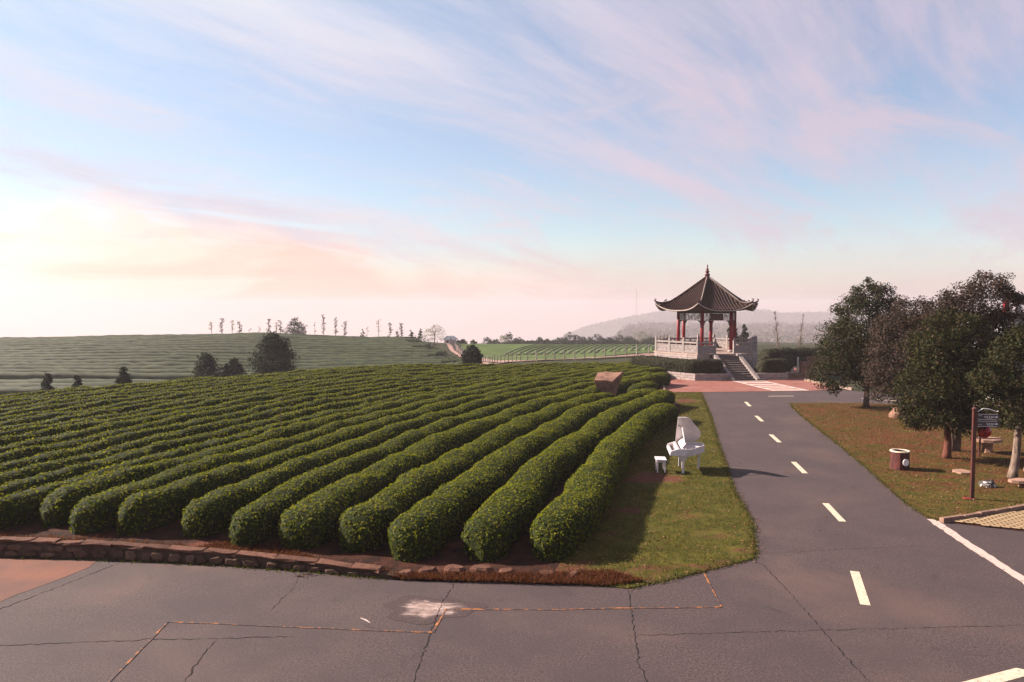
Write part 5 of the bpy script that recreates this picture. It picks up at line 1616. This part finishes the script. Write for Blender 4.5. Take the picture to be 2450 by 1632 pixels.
# sprinkler stakes in the near field
for i, (x, y, h, lb) in enumerate([(-7.4, 54.6, 1.75, 'thin dark sprinkler stake near the back of the tea field'), (-8.6, 27.3, 1.35, 'thin dark sprinkler stake among the left tea rows')]):
    m_ = MB(); m_.tube([(0, 0, 0), (0, 0, h)], [0.018, 0.014], 6); m_.box((0, 0, h), (0.16, 0.03, 0.03))
    tag(m_.build('sprinkler_stake', M['bark'], loc=(x, y, float(ground_z(x, y)))), lb, 'sprinkler', 'sprinkler stakes')

# little house by the crest, radio mast on the far hill
hx_, hy_ = -13.2, 158.0
zh = on_ground(hx_, hy_)
house = empty('small_house', (hx_, hy_, zh)); tag(house, 'small pale house with blue-grey hipped roof by the hill path', 'house')
m_ = MB(); m_.box((0, 0, 0.5), (2.4, 1.8, 1.0)); m_.build('wall', M['house_wall'], house)
m_ = MB(); m_.add([(-1.6, -1.2, 0.98), (1.6, -1.2, 0.98), (1.6, 1.2, 0.98), (-1.6, 1.2, 0.98), (-0.8, 0, 1.75), (0.8, 0, 1.75)], [(0, 1, 5, 4), (1, 2, 5), (2, 3, 4, 5), (3, 0, 4), (3, 2, 1, 0)]); m_.build('roof', M['house_roof'], house)
for x in (-0.5, 0.5):
    m_ = MB(); m_.box((x, -0.91, 0.55), (0.4, 0.03, 0.45)); m_.build('window', M['window_dark'], house)
mx_, my_ = 116.0, 690.0
mast = MB()
zb = -18.0; zt = 19.8
legs = [(-1.0, -0.6), (1.0, -0.6), (0, 1.1)]
for lx, ly in legs: mast.tube([(lx, ly, zb), (lx * 0.15, ly * 0.15, zt)], [0.06, 0.045], 4)
for i in range(12):
    t0, t1 = i / 12, (i + 1) / 12
    for q in range(3):
        a = legs[q]; b = legs[(q + 1) % 3]
        k0, k1 = 1 - 0.85 * t0, 1 - 0.85 * t1
        mast.tube([(a[0] * k0, a[1] * k0, zb + (zt - zb) * t0), (b[0] * k1, b[1] * k1, zb + (zt - zb) * t1)], 0.03, 3)
tag(mast.build('radio_mast', M['mast'], loc=(mx_, my_, 0)), 'faint tall radio mast on the far hill left of the pavilion', 'mast')

# building seen over the trees at the right edge
bld = empty('terrace_building', (28.2, 41.0, 0)); tag(bld, 'pale building with white terrace rail and red posts behind the trees', 'building')
m_ = MB(); m_.box((1.6, 1.6, 2.4), (5.2, 3.2, 4.8)); m_.build('wall', M['house_wall'], bld)
m_ = MB(); m_.box((1.4, 1.4, 4.95), (6.2, 4.2, 0.16)); m_.build('terrace_slab', M['house_wall'], bld)
for x in (-1.2, -0.5, 0.35, 1.3, 2.4, 3.6):
    m_ = MB(); m_.box((x, -0.5, 5.42), (0.20, 0.20, 0.76)); m_.build('post', M['red_column'] if x != -0.5 else M['house_wall'], bld)
m_ = MB(); m_.box((1.4, 1.4, 5.87), (6.4, 4.4, 0.12)); m_.box((1.4, 1.4, 5.96), (6.0, 4.0, 0.06)); m_.build('roof', M['house_roof'], bld)
for x in (-0.1, 1.6, 3.3):
    m_ = MB(); m_.box((x, -0.02, 3.5), (0.9, 0.05, 1.1)); w_ = m_.build('window', M['window_dark'], bld)

# ------------------------------------------------------------------ boulder in the tea rows
bm = bmesh.new()
bot_ = [(-0.34, -0.14, -0.1), (0.10, -0.22, -0.1), (0.40, 0.24, -0.1), (-0.20, 0.34, -0.1)]
mid_ = [(-0.60, -0.26, 0.66), (0.14, -0.34, 0.62), (0.66, 0.30, 0.82), (-0.36, 0.44, 0.84)]
top_ = [(-0.86, -0.44, 1.27), (0.20, -0.54, 1.20), (0.98, 0.46, 1.66), (-0.52, 0.56, 1.64)]
vs = [bm.verts.new(p) for p in bot_ + mid_ + top_]
for b in (0, 4):
    for i in range(4): bm.faces.new((vs[b + i], vs[b + (i + 1) % 4], vs[b + 4 + (i + 1) % 4], vs[b + 4 + i]))
bm.faces.new(vs[8:12]); bm.faces.new(vs[3::-1])
bmesh.ops.bevel(bm, geom=bm.edges[:], offset=0.045, segments=2, affect='EDGES')
bmesh.ops.triangulate(bm, faces=bm.faces[:])
bmesh.ops.subdivide_edges(bm, edges=bm.edges[:], cuts=2, use_grid_fill=True)
rs = random.Random(5)
for vtx in bm.verts:
    n_ = math.sin(vtx.co.x * 7 + vtx.co.z * 5) * math.sin(vtx.co.y * 8 + vtx.co.z * 6 + 1)
    vtx.co += Vector((n_ * 0.025 + rs.uniform(-.012, .012), n_ * 0.02 + rs.uniform(-.012, .012), n_ * 0.02 + rs.uniform(-.012, .012)))
bm.normal_update()
me = bpy.data.meshes.new('boulder'); bm.to_mesh(me); bm.free(); me.materials.append(M['boulder'])
tag(link('boulder', me, loc=(5.38, 41.3, 0.0)), 'large wedge-shaped pink boulder standing among the tea rows', 'boulder')

# ------------------------------------------------------------------ grand piano and stool
piano = empty('grand_piano', (5.10, 23.62, 0.03), R(-7)); tag(piano, 'white outdoor grand piano with raised lid on the grass verge', 'piano')
outl = [(x if x < 0.6 else 0.6 + (x - 0.6) * 0.86, y) for x, y in [(0.0, 0.0), (0.60, 0.0), (0.70, 0.03), (0.80, 0.12), (0.88, 0.25), (0.98, 0.40), (1.09, 0.52), (1.20, 0.66), (1.28, 0.82), (1.30, 1.00), (1.27, 1.16), (1.19, 1.28), (1.06, 1.34), (0.0, 1.34)]]


def rim(o_, t_):
    P = Vector((0.62, 0.72))
    return [((x - P.x) * (1 - t_) + P.x, (y - P.y) * (1 - t_) + P.y) for x, y in o_]


kb_x = 0.27
body = [(kb_x, 0.0)] + outl[1:-1] + [(kb_x, 1.34)]
cs = MB(); inn = rim(body, 0.055)
n = len(body); zc0, zc1 = 0.58, 0.80
P = [(x, y, zc0) for x, y in body] + [(x, y, zc1) for x, y in body] + [(x, y, zc1) for x, y in inn] + [(x, y, zc1 - 0.07) for x, y in inn]
F = [tuple(range(n - 1, -1, -1))] + [tuple(3 * n + i for i in range(n))]
for b in (0, n, 2 * n): F += [(b + i, b + (i + 1) % n, b + n + (i + 1) % n, b + n + i) for i in range(n)]
cs.add(P, F)
cs.build('case', M['piano'], piano)
kb = MB(); kb.box((0.135, 0.67, 0.615), (0.27, 1.338, 0.07)); kb.box((0.015, 0.67, 0.665), (0.03, 1.20, 0.03))
kb.build('key_bed', M['piano'], piano)
for y in (0.035, 1.305):
    ch = MB()
    pr = [(0.0, 0.65), (0.03, 0.72), (0.12, 0.755), (0.268, 0.80), (0.268, 0.65)]
    P = [(x, y + s_ * 0.033, z) for s_ in (-1, 1) for x, z in pr]; m5 = len(pr)
    ch.add(P, [tuple(range(m5)), tuple(range(2 * m5 - 1, m5 - 1, -1))] + [(i, (i + 1) % m5, m5 + (i + 1) % m5, m5 + i) for i in range(m5)])
    ch.build('key_cheek', M['piano'], piano)
ks = MB()
for i in range(36): ks.box((0.10, 0.09 + i * 0.0332, 0.662), (0.14, 0.030, 0.024))
ks.build('keys', M['ivory'], piano)['kind'] = 'stuff'
bk = MB()
for i in range(35):
    if i % 7 in (2, 6): continue
    bk.box((0.125, 0.107 + i * 0.0332, 0.681), (0.09, 0.016, 0.016))
bk.build('black_keys', M['black_key'], piano)['kind'] = 'stuff'
fb = MB(); fb.box((0.235, 0.67, 0.745), (0.03, 1.26, 0.13)); fb.build('fall_board', M['piano'], piano)
md = MB(); a_ = R(28)
for sy in (0,):
    P = [(0.36, 0.12, 0.79), (0.385, 0.12, 0.79), (0.385, 1.24, 0.79), (0.36, 1.24, 0.79)]
    P2 = [(x + 0.13, y, z + 0.16) for x, y, z in P]
    md.add(P + P2, [(3, 2, 1, 0), (4, 5, 6, 7), (0, 1, 5, 4), (1, 2, 6, 5), (2, 3, 7, 6), (3, 0, 4, 7)])
md.build('music_desk', M['piano'], piano)
# lid: hinged on the far long side
th_l = R(50)
ld = MB(); lo_ = [(x, y) for x, y in [(kb_x + 0.02, -0.02)] + [(x + 0.01, y - 0.02) for x, y in outl[1:-1]] + [(kb_x + 0.02, 1.34)]]
n = len(lo_)
P = []
for off in (0.0, 0.024):
    for x, y in lo_:
        r_ = (1.34 - y) * 0.89
        P.append((kb_x + 0.02 + (x - kb_x - 0.02) * 0.87, 1.34 - r_ * math.cos(th_l) + off * math.sin(th_l), 0.815 + r_ * math.sin(th_l) + off * math.cos(th_l)))
ld.add(P, [tuple(range(n)), tuple(range(2 * n - 1, n - 1, -1))] + [(i, (i + 1) % n, n + (i + 1) % n, n + i) for i in range(n)])
lid = ld.build('lid', M['piano'], piano)
hg = MB()
rr_ = 0.80; hg.box((0.36, 1.34 - rr_ * math.cos(th_l) - 0.012, 0.815 + rr_ * math.sin(th_l)), (0.07, 0.02, 0.02)); hg.box((0.42, 1.34 - 0.73 * math.cos(th_l) - 0.012, 0.815 + 0.73 * math.sin(th_l)), (0.07, 0.02, 0.015))
hg.build('hinge', M['brass'], lid)
sk = MB(); sk.tube([(0.50, 0.10, 0.78), (0.45, 1.34 - 0.80 * math.cos(th_l) - 0.02, 0.80 + 0.80 * math.sin(th_l))], 0.018, 6); sk.build('lid_prop', M['piano'], piano)
for lx, ly in ((0.42, 0.14), (0.42, 1.20), (1.02, 0.98)):
    lg = MB(); lg.box((lx, ly, 0.555), (0.34, 0.20, 0.05)); 
    P = [(lx - 0.15, ly - 0.08, 0.53), (lx + 0.15, ly - 0.08, 0.53), (lx + 0.15, ly + 0.08, 0.53), (lx - 0.15, ly + 0.08, 0.53), (lx - 0.045, ly - 0.045, 0.40), (lx + 0.045, ly - 0.045, 0.40), (lx + 0.045, ly + 0.045, 0.40), (lx - 0.045, ly + 0.045, 0.40)]
    if lx < 1: lg.add(P, [(0, 1, 2, 3), (7, 6, 5, 4), (0, 4, 5, 1), (1, 5, 6, 2), (2, 6, 7, 3), (3, 7, 4, 0)])
    lg.box((lx, ly, 0.25), (0.075, 0.075, 0.56)); lg.box((lx, ly, 0.0), (0.09, 0.09, 0.05))
    lg.build('leg', M['piano'], piano)
stool = empty('piano_stool', (4.86, 23.95, 0.03), R(-5)); tag(stool, 'small white square stool in front of the white piano', 'stool')
m_ = MB(); m_.box((0, 0, 0.415), (0.34, 0.52, 0.04), bev=0.008); m_.build('seat', M['piano'], stool)
m_ = MB(); m_.box((0, 0, 0.365), (0.28, 0.46, 0.06)); m_.build('apron', M['piano'], stool)
for sx in (-1, 1):
    for sy in (-1, 1):
        m_ = MB(); m_.box((sx * 0.12, sy * 0.20, 0.18), (0.042, 0.042, 0.36)); m_.build('leg', M['piano'], stool)

# ------------------------------------------------------------------ lawn furniture
bin_ = empty('litter_bin', (12.86, 24.3, 0.034)); tag(bin_, 'log-style litter bin with white round plate on the lawn', 'bin')
P, F = [], []
sg = 28
rb_ = random.Random(9)
ridg = [1 + 0.04 * rb_.uniform(-1, 1) for _ in range(sg)]
for z in (0.0, 0.04, 0.30, 0.55, 0.58):
    for k in range(sg):
        a = 2 * math.pi * k / sg; r_ = 0.285 * ridg[k] * (1.03 if z < 0.05 else 1.0)
        P.append((r_ * math.cos(a), r_ * math.sin(a), z))
for i in range(4):
    for k in range(sg): F.append((i * sg + k, i * sg + (k + 1) % sg, (i + 1) * sg + (k + 1) % sg, (i + 1) * sg + k))
m_ = MB(); m_.add(P, F); m_.build('body', M['bin_bark'], bin_)
m_ = MB(); m_.lathe([(0.225, 0.58), (0.305, 0.58), (0.308, 0.60), (0.295, 0.617), (0.235, 0.617), (0.225, 0.60), (0.225, 0.58)], seg=28, cap=False); m_.build('rim', M['bin_rim'], bin_)
m_ = MB(); m_.lathe([(0.224, 0.60), (0.22, 0.30)], seg=24, cap=False); m_.lathe([(0.0, 0.30), (0.22, 0.30)], seg=24, cap=False); m_.build('liner', M['bin_dark'], bin_)
pa2 = R(-82)
m_ = MB(); P = []
for dd in (0.0, 0.018):
    for k in range(20):
        a = 2 * math.pi * k / 20
        lx, lz = 0.105 * math.cos(a), 0.115 * math.sin(a)
        P.append((-math.sin(pa2) * lx + math.cos(pa2) * (0.30 + dd), math.cos(pa2) * lx + math.sin(pa2) * (0.30 + dd), 0.27 + lz))
m_.add(P, [tuple(range(20)), tuple(range(39, 19, -1))] + [(i, (i + 1) % 20, 20 + (i + 1) % 20, 20 + i) for i in range(20)]); m_.build('plate', M['plate'], bin_)

sign = empty('direction_sign', (12.89, 20.48, 0.034), R(-8)); tag(sign, 'maroon signpost with two dark arrow boards on the lawn corner', 'sign')
m_ = MB(); m_.box((0, 0, 1.26), (0.088, 0.088, 2.52)); m_.lathe([(0.075, 2.52), (0.08, 2.55), (0.03, 2.60)], seg=8); m_.build('post', M['sign_post'], sign)
m_ = MB(); m_.box((-0.07, 0, 0.015), (0.30, 0.16, 0.02)); m_.build('footing', M['footing_red'], sign)
for bi, (zc, nch) in enumerate(((2.33, 4), (2.135, 3))):
    m_ = MB()
    pr = [(0.055, -0.085), (0.60, -0.085), (0.66, 0.0), (0.60, 0.085), (0.055, 0.085)]
    P = [(x, s_ * 0.015, z) for s_ in (-1, 1) for x, z in pr]; m5 = 5
    m_.add(P, [tuple(range(m5)), tuple(range(2 * m5 - 1, m5 - 1, -1))] + [(i, (i + 1) % m5, m5 + (i + 1) % m5, m5 + i) for i in range(m5)])
    bd = m_.build('arrow_board', M['sign_board'], sign, (0, -0.02, zc))
    tx = MB(); y = -0.018
    # trim lines
    tx.box((0.32, y, 0.072), (0.50, 0.004, 0.008)); tx.box((0.32, y, -0.072), (0.50, 0.004, 0.008))
    # arrow to the right
    tx.box((0.50, y, 0.0), (0.10, 0.004, 0.016)); tx.add([(0.54, y - .001, 0.034), (0.54, y - .001, -0.034), (0.595, y - .001, 0)], [(0, 1, 2)])
    # block characters
    for c in range(nch):
        cx = 0.43 - (nch - 1 - c) * 0.058
        tx.box((cx, y, 0.018), (0.040, 0.004, 0.007)); tx.box((cx, y, -0.004), (0.034, 0.004, 0.007)); tx.box((cx, y - .0005, 0.0), (0.007, 0.004, 0.052)); tx.box((cx + 0.01, y, -0.022), (0.026, 0.004, 0.007))
        if c % 2: tx.box((cx - 0.015, y - .0008, -0.008), (0.006, 0.004, 0.03))
    tx.box((0.40 - (nch - 3) * 0.03, y, -0.046), (0.15, 0.004, 0.006))
    tx.box((0.13, y, 0.03 - 0.05 * bi), (0.09, 0.004, 0.006))
    tx.build('lettering', M['sign_white'], bd)
m_ = MB(); m_.tube([(0.07, -0.02, 2.47), (0.20, -0.02, 2.56), (0.36, -0.02, 2.55), (0.56, -0.02, 2.48), (0.60, -0.02, 2.50)], 0.011, 5); m_.build('scroll', M['sign_white'], sign)

ball = empty('red_ball_marker', (16.86, 26.2, 0.034)); tag(ball, 'bright red ball on a thin dark stake behind the signpost', 'marker')
m_ = MB(); m_.lathe([(0.02, 0.68), (0.12, 0.72), (0.20, 0.81), (0.225, 0.92), (0.20, 1.03), (0.12, 1.12), (0.02, 1.16)], seg=18); m_.build('ball', M['ball_red'], ball, smooth=True)
m_ = MB(); m_.tube([(-0.16, 0, 0), (-0.14, 0, 0.9)], 0.035, 7); m_.build('stake', M['sign_post'], ball)


def rock(name, label, cat, x, y, z, sx, sy, sz, mat, seed, group=None, flat=0.0):
    r = random.Random(seed)
    bm = bmesh.new(); bmesh.ops.create_icosphere(bm, subdivisions=3, radius=1.0)
    ph = [r.uniform(0, 6) for _ in range(6)]
    for v_ in bm.verts:
        p = v_.co.copy()
        k = 1 + 0.16 * math.sin(2.3 * p.x + ph[0]) * math.cos(2.1 * p.y + ph[1]) + 0.12 * math.sin(3.9 * p.z + ph[2] + 2 * p.x) + 0.07 * math.sin(7 * p.y + ph[3] + 5 * p.z)
        v_.co = Vector((p.x * sx * k, p.y * sy * k, max(-0.35, p.z) * sz * k + sz * 0.3))
    bm.normal_update()
    me = bpy.data.meshes.new(name); bm.to_mesh(me); bm.free(); me.materials.append(mat)
    return tag(link(name, me, loc=(x, y, z), rz=r.uniform(0, 3)), label, cat, group)


rock('lawn_rock', 'small black and white mottled rock beside the signpost', 'rock', 14.25, 21.9, 0.02, 0.22, 0.17, 0.19, M['pied_stone'], 3)
rock('lawn_rock', 'rounded pinkish boulder on the lawn under the reddish tree', 'rock', 18.55, 35.4, 0.02, 0.34, 0.32, 0.40, M['boulder'], 8)


def slab(name, label, cat, x, y, z, w_, d_, t_, seed, legs_=0.0, group=None):
    r = random.Random(seed)
    poly = []
    for i in range(11):
        a = 2 * math.pi * i / 11
        poly.append((w_ / 2 * math.cos(a) * r.uniform(0.86, 1.08), d_ / 2 * math.sin(a) * r.uniform(0.86, 1.08)))
    if legs_ > 0:
        root = empty(name, (x, y, 0.034)); tag(root, label, cat, group)
        m_ = MB(); m_.prism(poly, legs_, legs_ + t_); m_.build('top', M['slab'], root)
        m_ = MB(); m_.lathe([(0.20, 0), (0.16, legs_ * 0.5), (0.22, legs_)], seg=8); m_.build('base', M['boulder'], root)
        return root
    m_ = MB(); m_.prism(poly, -0.03, t_)
    return tag(m_.build(name, M['slab'], loc=(x, y, z)), label, cat, group)


slab('stone_table', 'flat pink stone table on a rough base under the trees', 'table', 17.5, 27.0, 0, 1.15, 0.85, 0.10, 1, 0.42)
slab('stepping_slab', 'flat pink slab lying left of the signpost pole', 'slab', 14.62, 23.75, 0.034, 0.62, 0.62, 0.05, 2)
slab('stone_block_seat', 'low pink stone seat at the right edge, nearer the camera', 'seat', 15.35, 21.85, 0, 0.95, 0.5, 0.08, 3, 0.14)
slab('stone_block_seat', 'pink stone seat at the right edge behind the pale crooked trunk', 'seat', 16.45, 23.0, 0, 0.7, 0.6, 0.10, 4, 0.20)
rock('lawn_rock', 'dark rounded stone stool at the right edge beyond the table', 'rock', 18.9, 26.6, 0.02, 0.24, 0.22, 0.26, M['boulder'], 12)

# kerb of the lawn corner and the grass-paver bay
kc = [(10.80, 18.36), (11.5, 18.62), (12.6, 19.08), (13.74, 19.58), (16, 20.5), (20, 22.2), (26, 24.7)]
kerb = empty('lawn_kerb', (12.6, 19.08, 0)); tag(kerb, 'weathered brown kerb between lawn corner and paver bay', 'kerb')
for a, b in zip(kc[:-1], kc[1:]):
    n_ = max(1, round(math.dist(a, b) / 0.75))
    for i in range(n_):
        p, q = lerp(a, b, i / n_), lerp(a, b, (i + 1) / n_)
        ang = math.atan2(q[1] - p[1], q[0] - p[0]); L = math.dist(p, q)
        m_ = MB(); m_.box((0, 0, 0.05), (L - 0.012, 0.13, 0.14), bev=0.018)
        m_.build('kerb_stone', M['kerb'], kerb, ((p[0] + q[0]) / 2 - 12.6, (p[1] + q[1]) / 2 - 19.08, random.uniform(-.01, .01)), ang + random.uniform(-.015, .015))
bay = [(11.05, 18.30), (12.4, 17.62), (15.0, 16.3), (18, 14.8), (24, 18), (26, 24.4), (20, 22.0), (16, 20.35), (13.74, 19.45), (12.6, 18.96), (11.5, 18.50)]
bay_o = sheet('paver_bay', bay, 0.006, M['soil'])
def inside(x, y, poly):
    c = False
    for i in range(len(poly)):
        x1, y1 = poly[i]; x2, y2 = poly[i - 1]
        if (y1 > y) != (y2 > y) and x < (x2 - x1) * (y - y1) / (y2 - y1) + x1: c = not c
    return c
mb = MB(); mb.prism([(-0.115, 0), (-0.06, -0.048), (0.06, -0.048), (0.115, 0), (0.06, 0.048), (-0.06, 0.048)], 0.0, 0.045)
pvm = mb.mesh('paver', M['paver'])
ang = R(-20); npv = 0; cand = []
for i in range(-30, 60):
    for j in range(-40, 60):
        lx, ly = i * 0.215 + (0.1075 if j % 2 else 0), j * 0.125
        x = 12.4 + lx * math.cos(ang) - ly * math.sin(ang); y = 18.4 + lx * math.sin(ang) + ly * math.cos(ang)
        if inside(x, y, bay): cand.append((x, y))
cand.sort(key=lambda p: p[1])
for x, y in cand[:300]:
    o = link('paver', pvm, bay_o, (x, y, 0.006 + random.uniform(-0.006, 0.004)), ang + random.uniform(-.05, .05))
rest = MB()
for x, y in cand[300:]:
    rest.add([(x + px * math.cos(ang) - py * math.sin(ang), y + px * math.sin(ang) + py * math.cos(ang), 0.05) for px, py in [(-0.115, 0), (-0.06, -0.048), (0.06, -0.048), (0.115, 0), (0.06, 0.048), (-0.06, 0.048)]], [(0, 1, 2, 3, 4, 5)])
if len(cand) > 300: rest.build('paver_field', M['paver'], bay_o, kind='stuff')

# ------------------------------------------------------------------ grass, fallen leaves, dry weeds
def scatter_in(poly, n):
    p = np.array(poly); lo, hi = p.min(0), p.max(0)
    o = []
    while len(o) < n:
        c = rng.uniform(lo, hi, (n * 2, 2))
        for x, y in c:
            if inside(x, y, poly): o.append((x, y))
            if len(o) >= n: break
    return np.array(o)


def blades(P, h, wd):
    n = len(P)
    a = rng.uniform(0, 6.283, n); L = h * rng.uniform(0.5, 1.3, n)
    dx_, dy_ = np.cos(a) * wd, np.sin(a) * wd
    lx, ly = rng.normal(0, 0.5, n) * L, rng.normal(0, 0.5, n) * L
    V = np.empty((n, 3, 3), np.float32)
    V[:, 0] = np.stack([P[:, 0] - dx_, P[:, 1] - dy_, P[:, 2]], -1)
    V[:, 1] = np.stack([P[:, 0] + dx_, P[:, 1] + dy_, P[:, 2]], -1)
    V[:, 2] = np.stack([P[:, 0] + lx, P[:, 1] + ly, P[:, 2] + L], -1)
    return V.reshape(-1, 3), np.arange(3 * n, dtype=np.int32).reshape(n, 3)


vpoly = VERGE_R[:-3] + [(1.0, 14.3), (0.9, 15.0)] + left_edge[::-1]
xy = scatter_in(vpoly, 42000)
dv = np.hypot(xy[:, 0], xy[:, 1])
clump = np.sin(xy[:, 0] * 3.1) * np.sin(xy[:, 1] * 2.7 + xy[:, 0]) + rng.normal(0, 0.8, len(xy))
bare = np.zeros(len(xy))
for sx, sy, sr, sv in spots: bare += sv * 3 * np.exp(-(((xy[:, 0] - sx) / sr) ** 2 + ((xy[:, 1] - sy) / (sr * 0.8)) ** 2))
xy = xy[(clump > -0.7) & (bare < 0.45)]
V, F = blades(np.concatenate([xy, np.full((len(xy), 1), 0.028)], 1), 0.050, 0.008)
link('verge_grass', raw_mesh('verge_grass', V, [(F, 0)], [M['grass']]), kind='stuff')
lpoly = LAWN
xy = scatter_in([(15.37, 40.54), (14.1, 35.45), (12.1, 25.46), (10.85, 19.9), (10.9, 18.5), (13.74, 19.65), (20, 22.3), (27, 30), (27, 38), (19.38, 40.54)], 62000)
clump = np.sin(xy[:, 0] * 2.1) * np.sin(xy[:, 1] * 1.7 + xy[:, 0]) + rng.normal(0, 0.8, len(xy))
xy = xy[clump > -0.45]
V, F = blades(np.concatenate([xy, np.full((len(xy), 1), 0.032)], 1), 0.048, 0.009)
link('lawn_grass', raw_mesh('lawn_grass', V, [(F, 0)], [M['grass']]), kind='stuff')

a1 = scatter_in(vpoly, 2200); a2 = scatter_in([(15.37, 40.54), (14.1, 35.45), (12.1, 25.46), (10.85, 19.9), (10.9, 18.5), (13.74, 19.65), (20, 22.3), (27, 30), (27, 38), (19.38, 40.54)], 12000)
a3 = scatter_in([(6.0, 16), (10.4, 18.5), (12.3, 27), (14.5, 38), (10.4, 38), (7.4, 25)], 60)
zz = np.concatenate([np.full(len(a1), 0.05), np.full(len(a2), 0.055), np.full(len(a3), 0.012)])
P = np.concatenate([np.concatenate([a1, a2, a3]), zz[:, None]], 1)
LV, LF = leaves(P, np.tile(np.array([[0, 0, 1.0]]), (len(P), 1)), 0.065, 0.55, 0.35)
link('fallen_leaves', raw_mesh('fallen_leaves', LV, [(LF, 0)], [M['dry_leaf']]), kind='stuff')

# rusty dry weeds along the foot of the wall and hedge ends
wp = scatter_in([(-2.8, 14.72), (-2.2, 14.44), (1.9, 14.12), (2.6, 14.35), (2.0, 14.9), (0.9, 14.75), (-1.5, 14.7)], 9000)
w2 = scatter_in([(-7.0, 15.75), (-4.6, 15.35), (-4.2, 15.6), (-5.2, 16.2), (-6.6, 16.3)], 2600)
P = np.concatenate([np.concatenate([wp, np.full((len(wp), 1), 0.03)], 1), np.concatenate([w2, (soil_z(w2[:, 0], w2[:, 1]) + 0.0)[:, None]], 1)])
V, F = blades(P, 0.075, 0.011)
link('dry_weeds', raw_mesh('dry_weeds', V, [(F, 0)], [M['dry_grass']]), kind='stuff')
# green weeds tucked against the wall foot
wx = np.array([wall_at(d_)[:2] for d_ in rng.uniform(0.2, tot - 0.2, 900)])
P = np.stack([wx[:, 0], wx[:, 1] - np.abs(rng.normal(0, 0.05, 900)), np.full(900, 0.0)], -1)
wx2 = np.array([wall_at(d_)[:2] for d_ in rng.uniform(0.2, tot - 0.2, 1500)])
P2 = np.stack([wx2[:, 0], wx2[:, 1] + 0.36 + np.abs(rng.normal(0, 0.10, 1500)), soil_z(wx2[:, 0], wx2[:, 1] + 0.5) - 0.01], -1)
V2, F2 = blades(P2, 0.11, 0.012)
link('bank_weeds', raw_mesh('bank_weeds', V2, [(F2, 0)], [M['dry_grass']]), kind='stuff')
V, F = blades(P, 0.06, 0.012)
link('wall_weeds', raw_mesh('wall_weeds', V, [(F, 0)], [M['grass']]), kind='stuff')
m_ = MB()
for i in range(26):
    a = random.uniform(0, 6.28); p = (-4.22 + random.gauss(0, 0.10), 14.72 + random.gauss(0, 0.05))
    m_.tube([(p[0], p[1], 0.008), (p[0] + 0.09 * math.cos(a), p[1] + 0.07 * math.sin(a), 0.02)], [0.008, 0.003], 3)
tag(m_.build('twig_litter', M['bark'], kind='stuff'), None, None)

# ragged fringe where the turf meets the asphalt
def along(poly, n, sd):
    p = np.array(poly); L = np.concatenate([[0], np.cumsum(np.hypot(*np.diff(p, axis=0).T))])
    t = rng.uniform(0, L[-1], n)
    return np.stack([np.interp(t, L, p[:, 0]) + rng.normal(0, sd, n), np.interp(t, L, p[:, 1]) + rng.normal(0, sd, n)], -1)


for poly, n in ((VERGE_R[:-3], 5200), (LAWN[:12], 4200)):
    e = along(poly, n, 0.045)
    V, F = blades(np.concatenate([e, np.full((len(e), 1), 0.004)], 1), 0.055, 0.011)
    link('edge_grass', raw_mesh('edge_grass', V, [(F, 0)], [M['grass']]), kind='stuff')
    e = along(poly, n // 7, 0.11)
    P = np.concatenate([e, np.full((len(e), 1), 0.022)], 1)
    LV, LF = leaves(P, np.tile(np.array([[0, 0, 1.0]]), (len(P), 1)), 0.06, 0.55, 0.3)
    link('edge_leaves', raw_mesh('edge_leaves', LV, [(LF, 0)], [M['dry_leaf']]), kind='stuff')
